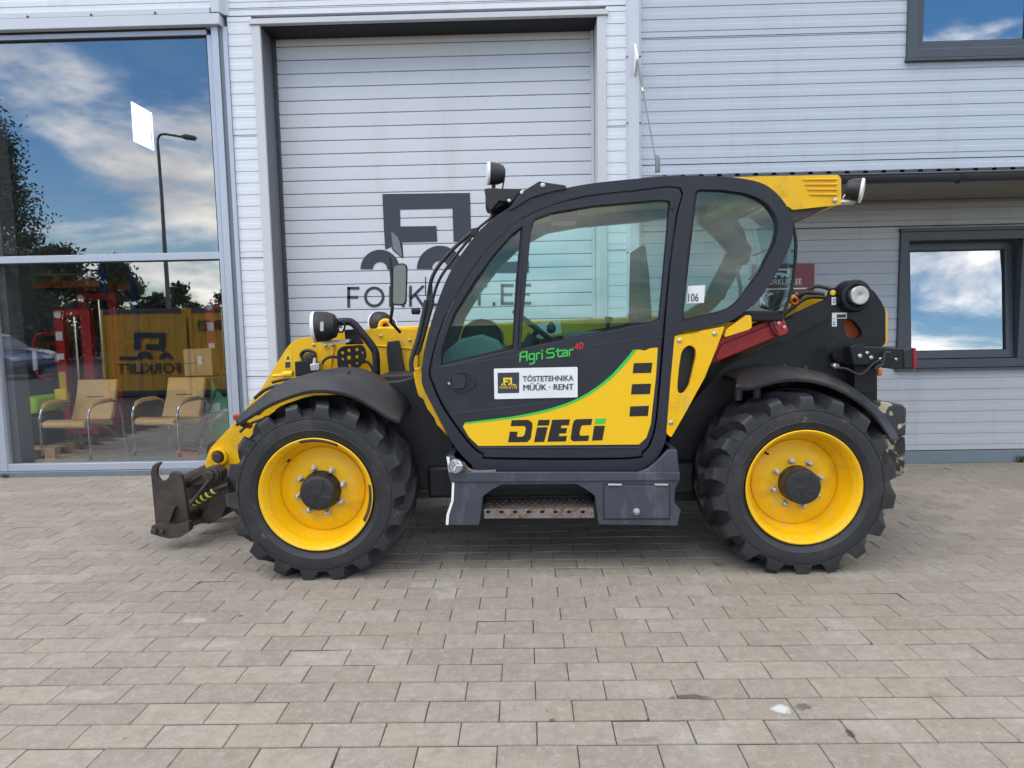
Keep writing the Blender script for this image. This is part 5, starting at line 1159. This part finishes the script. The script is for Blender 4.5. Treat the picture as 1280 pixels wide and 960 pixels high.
# lime engine unit on pallet
def pallet(x0, y0, z0, wx, wy, label, group=None):
    t = thing('pallet', label, 'pallet', (x0+wx/2,y0+wy/2,z0), group)
    for i in range(5): mk('deck_board', MB().box((x0,y0+i*(wy-.1)/4,z0+.115),(x0+wx,y0+.1+i*(wy-.1)/4,z0+.137)), M['wood'], t)
    for i in range(3):
        for j in range(3): mk('block', MB().box((x0+i*(wx-.12)/2,y0+j*(wy-.1)/2,z0+.022),(x0+.12+i*(wx-.12)/2,y0+.1+j*(wy-.1)/2,z0+.1145)), M['wood'], t)
        mk('bottom_board', MB().box((x0+i*(wx-.12)/2,y0,z0),(x0+.12+i*(wx-.12)/2,y0+wy,z0+.0215)), M['wood'], t)
    return t
ex = G0(24,7.9)
pallet(ex, 7.55, .005, .62, .8, 'small pine pallet under the lime green engine unit')
lm = thing('engine_unit', 'lime green hooded engine unit standing on a pine pallet', 'engine', (ex+.3,7.95,.142))
hp = [(0,.70),(.36,.74),(.44,.72),(.46,.52),(.40,.50),(.38,.62),(0,.60)]
mk('hood', MB().prism([(ex-.05+x,7.62,z) for x,z in [(0,.70),(.40,.735),(.46,.72),(.445,.56),(.42,.54),(.0,.52)]],(0,.6,0)), M['lime'], lm, bevel=.02)
mk('hood_band', MB().box((ex-.03,7.612,.60),(ex+.22,7.62,.64)), M['paperw'], lm, smooth=False)
mk('engine_block', MB().box((ex+.02,7.72,.145),(ex+.40,8.1,.515)), M['plastic'], lm, bevel=.03)
for k,(x,z,r_) in enumerate(((.10,.42,.075),(.16,.30,.05),(.22,.40,.045),(.08,.24,.04))):
    mk('pulley', MB().lathe([(0,r_),(-.05,r_),(-.06,r_*.7),(-.04,r_*.5),(-.07,0)],(ex+x,7.72,z),(0,1,0),20), M['chrome'], lm)
mk('yellow_guard', MB().box((ex+.42,7.9,.66),(ex+.56,7.94,.80)), M['stick_y'], lm, bevel=.01)
# rack with pallets at the back
RY = 12.6
rk = thing('pallet_rack', 'blue upright storage rack with orange beam at the back of the showroom', 'rack', (G0(60,RY),RY,.004))
rx0, rx1 = G0(-60,RY), G0(140,RY); rz = W(60,352,RY).z
for x in (rx0,rx1-.1): 
    for y in (RY,RY+1.0): mk('upright', MB().box((x,y,.01),(x+.1,y+.08,4.6)), M['bluem'], rk, bevel=.004)
for zz in (rz,rz-1.15,rz+1.6): mk('beam', MB().box((rx0+.1,RY+.0,zz-.12),(rx1-.1,RY+.05,zz)), M['orange'], rk, bevel=.004); mk('beam', MB().box((rx0+.1,RY+1.03,zz-.12),(rx1-.1,RY+1.08,zz)), M['orange'], rk, bevel=.004)
for i,zz in enumerate((rz+.002,rz-1.148)):
    for j in range(2): pallet(rx0+.25+j*1.35, RY+.02, zz, 1.2, .95, ('pine pallet on the upper rack beam, ' if i == 0 else 'pine pallet on the lower rack beam, ')+('left of pair' if j == 0 else 'right of pair'), 'pallets stored on the rack')
wxx = -5.9
def onwall(px,py):
    d = _F + _R*((px-640)/FP) + _U*((480-py)/FP); t = wxx/d.x; v = d*t; return Vector((v.x,v.y,v.z+CAMH))
qa,qb = onwall(165,127), onwall(193,188)
ww = thing('light_panel', 'white rectangular light panel hanging high behind the upper showroom pane', 'light panel', (wxx,(qa.y+qb.y)/2,qb.z))
mk('panel', MB().box((wxx-.02,qa.y,qb.z),(wxx,qb.y,qa.z)), M['daylit'], ww, smooth=False)
mk('panel_frame', MB().box((wxx+.0005,qb.y-.075,qb.z),(wxx+.006,qb.y-.055,qa.z)), M['alu'], ww, smooth=False)
for yy in (qa.y+.08,qb.y-.08): mk('hanging_cord', MB().tube([(wxx-.01,yy,qa.z),(wxx-.01,yy,5.6)],.004,6), M['hose'], ww)

# ------------------------------------------------------------------ across the yard (seen mirrored in the glass)
YG = YWALL+.039
def V_(px, py, D):
    """point whose mirror image in the showroom glass shows at the pixel, D metres deep"""
    p = W(px,py,D); return Vector((p.x, 2*YG-D, p.z))
DC = 14.9; cyf = 2*YG-DC
def container(xa, xb, zt, label):
    t = thing('storage_container', label, 'container', ((xa+xb)/2,cyf-1.2,-.03), 'yellow containers across the yard')
    b = mk('body', MB().box((xa+.04,cyf-2.3,.05),(xb-.04,cyf-.03,zt-.05)), M['cont'], t)
    n = int((xb-xa-.2)/.26)
    for i in range(n):
        x = xa+.12+i*(xb-xa-.24)/n
        mk('rib', MB().prism([(x,cyf-.03,.12),(x+.03,cyf-.006,.12),(x+.13,cyf-.006,.12),(x+.16,cyf-.03,.12)],(0,0,zt-.24)), M['cont'], t, smooth=False)
    for x in (xa,xb-.08): mk('corner_post', MB().box((x,cyf-.1,-.03),(x+.08,cyf-.0,zt)), M['cont'], t, bevel=.006); mk('corner_post', MB().box((x,cyf-2.35,-.03),(x+.08,cyf-2.25,zt)), M['cont'], t, bevel=.006)
    mk('top_rail', MB().box((xa+.08,cyf-.09,zt-.10),(xb-.08,cyf-.001,zt-.001)), M['anth'], t, bevel=.006); mk('bottom_rail', MB().box((xa+.08,cyf-.09,.0),(xb-.08,cyf-.001,.12)), M['anth'], t, bevel=.006)
    return t
xa, xm, xb = V_(128,440,DC).x, V_(236,440,DC).x, V_(330,440,DC).x
zt = V_(190,386,DC).z
c1 = container(xa, xm-.03, zt, 'yellow container with dark forklift logo, reflected in the showroom window')
c2 = container(xm+.03, xb, zt, 'yellow container with short dark slogan, reflected at the window edge')
TY = cyf+.004
def vp(px,py): p = V_(px,py,DC); return Vector((p.x,TY,p.z))
text('lettering','FORKLIFT', vp(226,453.5), vp(147,454.5), vp(226,466.5), M['print'], c1, th=.004, weight=.012)
g = MB()
LQ = lambda pts: [(207-(x-478)*.355, 415.5+(y-241.5)*.355) for x,y in pts]
for q in (LQ([(478,242.5),(587.5,241),(589,302),(567,302),(565.5,260.5),(500,262),(500.5,283),(545.5,282.5),(546.5,302),(501.5,303),(481.5,312),(479.5,280)]), LQ(arch(475,336.5,24.5,9)), LQ(arch(550,336,29,10)), LQ([(577,326),(640,326),(640,339),(577,339)])):
    g.prism([vp(x,y) for x,y in q],(0,.004,0))
mk('logo_print', g, M['print'], c1, smooth=False, fix=True)
text('lettering','RE!', vp(277,400), vp(247,400.5), vp(277,413), M['print'], c2, th=.004, weight=.02)
# street lamp
DL = 24.0
b0 = V_(212,400,DL); tp = V_(198.5,178,DL)
sl_ = thing('street_lamp', 'tall bent-arm street lamp behind the yellow containers', 'lamp', (b0.x,b0.y,-.03))
ht = V_(200,168,DL).z
mk('pole', MB().tube([(b0.x,b0.y,-.03),(b0.x,b0.y,ht*.5),(b0.x,b0.y,ht-.35)],[.09,.07,.05],10), M['pole'], sl_)
e = V_(228,171,DL)
mk('arm', MB().tube(spl([(b0.x,b0.y,ht-.36),(b0.x+.02,b0.y,ht-.15),(b0.x+.12,b0.y,ht-.02),(b0.x+.3,b0.y,ht),(e.x,b0.y,e.z)],4),.042,8), M['pole'], sl_)
mk('lantern', MB().tube([(e.x-.05,b0.y,e.z+.01),(e.x+.12,b0.y,e.z),(e.x+.45,b0.y,e.z-.06),(e.x+.52,b0.y,e.z-.07)],[.04,.10,.09,.02],10), M['pole'], sl_)
# trees
def tree(base, H, rad, z0, nclump, nleaf, m, label, seed, spread=1.0, leaf=.16, name='tree', group='trees across the yard'):
    rr = random.Random(seed); base = Vector(base)
    t = thing(name, label, 'tree', base, group)
    tr = [base+Vector((rr.uniform(-.15,.15)*i,rr.uniform(-.15,.15)*i,H*.92*i/5)) for i in range(6)]; tr[0] = base
    mk('trunk', MB().tube(tr,[H*.022*(1-.16*i) for i in range(6)],10), M['bark'], t)
    cl = []
    for i in range(nclump):
        z = z0 + (H-z0)*rr.random()**.9; f = (z-z0)/(H-z0)
        prof = (math.sin(math.pi*min(1,(f*.80+.2)))**.7)*(1-.25*f)
        a = rr.uniform(0,2*math.pi); d = rad*prof*math.sqrt(rr.uniform(.12,1))*(.75+.45*noise.noise(Vector((math.cos(a)*1.3+seed,math.sin(a)*1.3,f*3))))
        cl.append((base+Vector((d*math.cos(a),d*math.sin(a),z)), rad*rr.uniform(.15,.32)))
    lim = MB()
    for c,s in cl[::max(1,nclump//14)]:
        k = min(4,max(1,int((c.z-base.z)/H*5))); lim.tube([tr[k]-Vector((0,0,H*.05)),tr[k].lerp(c,.5)+Vector((0,0,-.1)),c],[H*.008,H*.005,H*.002],6)
    mk('limbs', lim, M['bark'], t)
    g = MB(); per = nleaf//nclump
    for c,s in cl:
        for _ in range(per):
            p = c+Vector((rr.gauss(0,s*.42),rr.gauss(0,s*.42),rr.gauss(0,s*.30)))
            n_ = Vector((rr.gauss(0,1),rr.gauss(0,1),rr.gauss(.4,1))).normalized(); u_ = n_.orthogonal().normalized(); v_ = n_.cross(u_); L = leaf*rr.uniform(.6,1.3)
            q = rr.uniform(0,6.28); u2 = u_*math.cos(q)+v_*math.sin(q); v2 = n_.cross(u2)
            g.add([p-u2*L, p+v2*L*.42, p+u2*L, p-v2*L*.42],[(0,1,2,3)])
    mk('crown', g, m, t, smooth=False)
    return t
def tb_(px, D): p = V_(px,400,D); return (p.x,p.y,-.03)
D1 = 42; H1 = V_(0,125,D1).z
tree(tb_(-24,D1), H1, 5.3, 1.2, 210, 95000, M['leafA'], 'tallest dark tree, its crown rising at the left of the showroom window', 1, leaf=.15)
D2 = 34; H2 = V_(125,318,D2).z
tree(tb_(78,D2), V_(80,316,D2).z, 3.4, .4, 70, 18000, M['leafA'], 'round dark tree beside the tallest tree, above the left stacker', 2, leaf=.15)
tree(tb_(150,D2+2), V_(150,322,D2+2).z, 2.0, .4, 45, 9000, M['leafB'], 'round tree above the yellow container, left of the street lamp', 3, leaf=.14)
tree(tb_(10,30), V_(10,318,30).z, 3.0, .3, 60, 15000, M['leafA'], 'low spreading dark tree before the tallest tree', 4, leaf=.15)
tree(tb_(196,28), V_(196,366,28).z, 1.1, .3, 20, 2200, M['leafB'], 'small spiky bush left of the street lamp over the container', 5, leaf=.16, name='bush', group='bushes across the yard')
tree(tb_(228,28), V_(228,358,28).z, 1.5, .3, 24, 3000, M['leafB'], 'rounded bush right of the street lamp over the container', 6, leaf=.12, name='bush', group='bushes across the yard')
tree(tb_(285,30), V_(285,366,30).z, 1.7, .3, 24, 3000, M['leafA'], 'low bush at the right edge of the showroom reflection', 7, leaf=.13, name='bush', group='bushes across the yard')
# parked cars
def car(cx, cyy, rz, m, label):
    t = thing('parked_car', label, 'car', (cx,cyy,-.03), 'cars parked across the yard')
    loc = (cx,cyy,-.03)
    def p(n, g, mm, **k): return mk(n, xf(g,loc,rz), mm, t, **k)
    body = [(-2.1,.30),(-2.12,.62),(-2.0,.86),(-1.25,.95),(.95,.93),(1.8,.82),(2.1,.66),(2.12,.34),(1.9,.26),(-1.9,.26)]
    arches = []
    p('body', MB().prism([(x,-.86,z) for x,z in rnd(body,.12,3)],(0,1.72,0)), m, bevel=.10, seg=4)
    ro = [(-1.55,.93),(-1.05,1.40),(-.6,1.47),(.15,1.46),(.45,1.38),(1.05,.92)]
    g = MB().prism([(x,-.80,z) for x,z in ro],(0,1.60,0))
    for v in g.v:
        if v.z > 1.2: v.y *= .82
    p('greenhouse', g, M['darkglass'], bevel=.05, seg=3)
    g = MB().prism([(x,-.64,z) for x,z in [(-1.05,1.41),(-.6,1.485),(.15,1.475),(.45,1.39),(.15,1.44),(-.6,1.44)]],(0,1.28,0)); p('roof', g, m, bevel=.01)
    for x in (-.35,): 
        for s in (-1,1): p('pillar', MB().tube([(x,s*.80,.93),(x,s*.665,1.44)],.04,6), m)
    for x in (-1.32,1.32):
        for s in (-1,1):
            w_ = p('wheel', MB().lathe([(-.1,.20),(-.1,.31),(-.07,.325),(.07,.325),(.1,.31),(.1,.2),(.09,0)],(x,s*.80,.325),(0,s,0),24), M['rubber'])
            p('rim', MB().lathe([(.09,.2),(.105,.19),(.10,.05),(.11,0)],(x,s*.80,.325),(0,s,0),20), M['steel'])
    for s in (-1,1): p('headlight', MB().box((1.98,s*.62-.16,.60),(2.11,s*.62+.16,.72)), M['lens'], bevel=.03); p('tail_light', MB().box((-2.12,s*.66-.12,.66),(-2.02,s*.66+.12,.82)), M['redlens'], bevel=.02)
    return t
p = V_(8,470,22); car(p.x-.9, p.y, R(8), M['carblue'], 'blue car parked beyond the yard, reflected behind the red stacker')
p = V_(0,440,25); car(p.x-.4, p.y, R(5), M['carwhite'], 'white car parked farther off, reflected at the left window edge')

# weeds in the joint along the wall foot
def weed(px, label, n, h, seed):
    rr = random.Random(seed); c = Vector((W(px,575,YWALL-.03).x, YWALL-.03, 0)); g = MB()
    for _ in range(n):
        a = rr.uniform(0,6.28); L = h*rr.uniform(.5,1.1); b = c+Vector((rr.gauss(0,.025),rr.uniform(-.015,.01),-.004)); t = b+Vector((math.cos(a)*L*.5,-abs(math.sin(a))*L*.4,L)); w_ = Vector((-math.sin(a),math.cos(a),0))*.004
        m_ = b.lerp(t,.55)+Vector((0,0,L*.12)); g.add([b-w_,b+w_,m_+w_,m_-w_,t],[(0,1,2,3),(3,2,4)])
    tag(mk('weed_tuft', g, M['leafB'], smooth=False), label, 'weed', 'weeds along the wall foot')
weed(1276, 'small green weed tuft at the wall foot under the office window', 26, .09, 1)
weed(8, 'low weed tuft at the foot of the showroom window', 22, .05, 2)
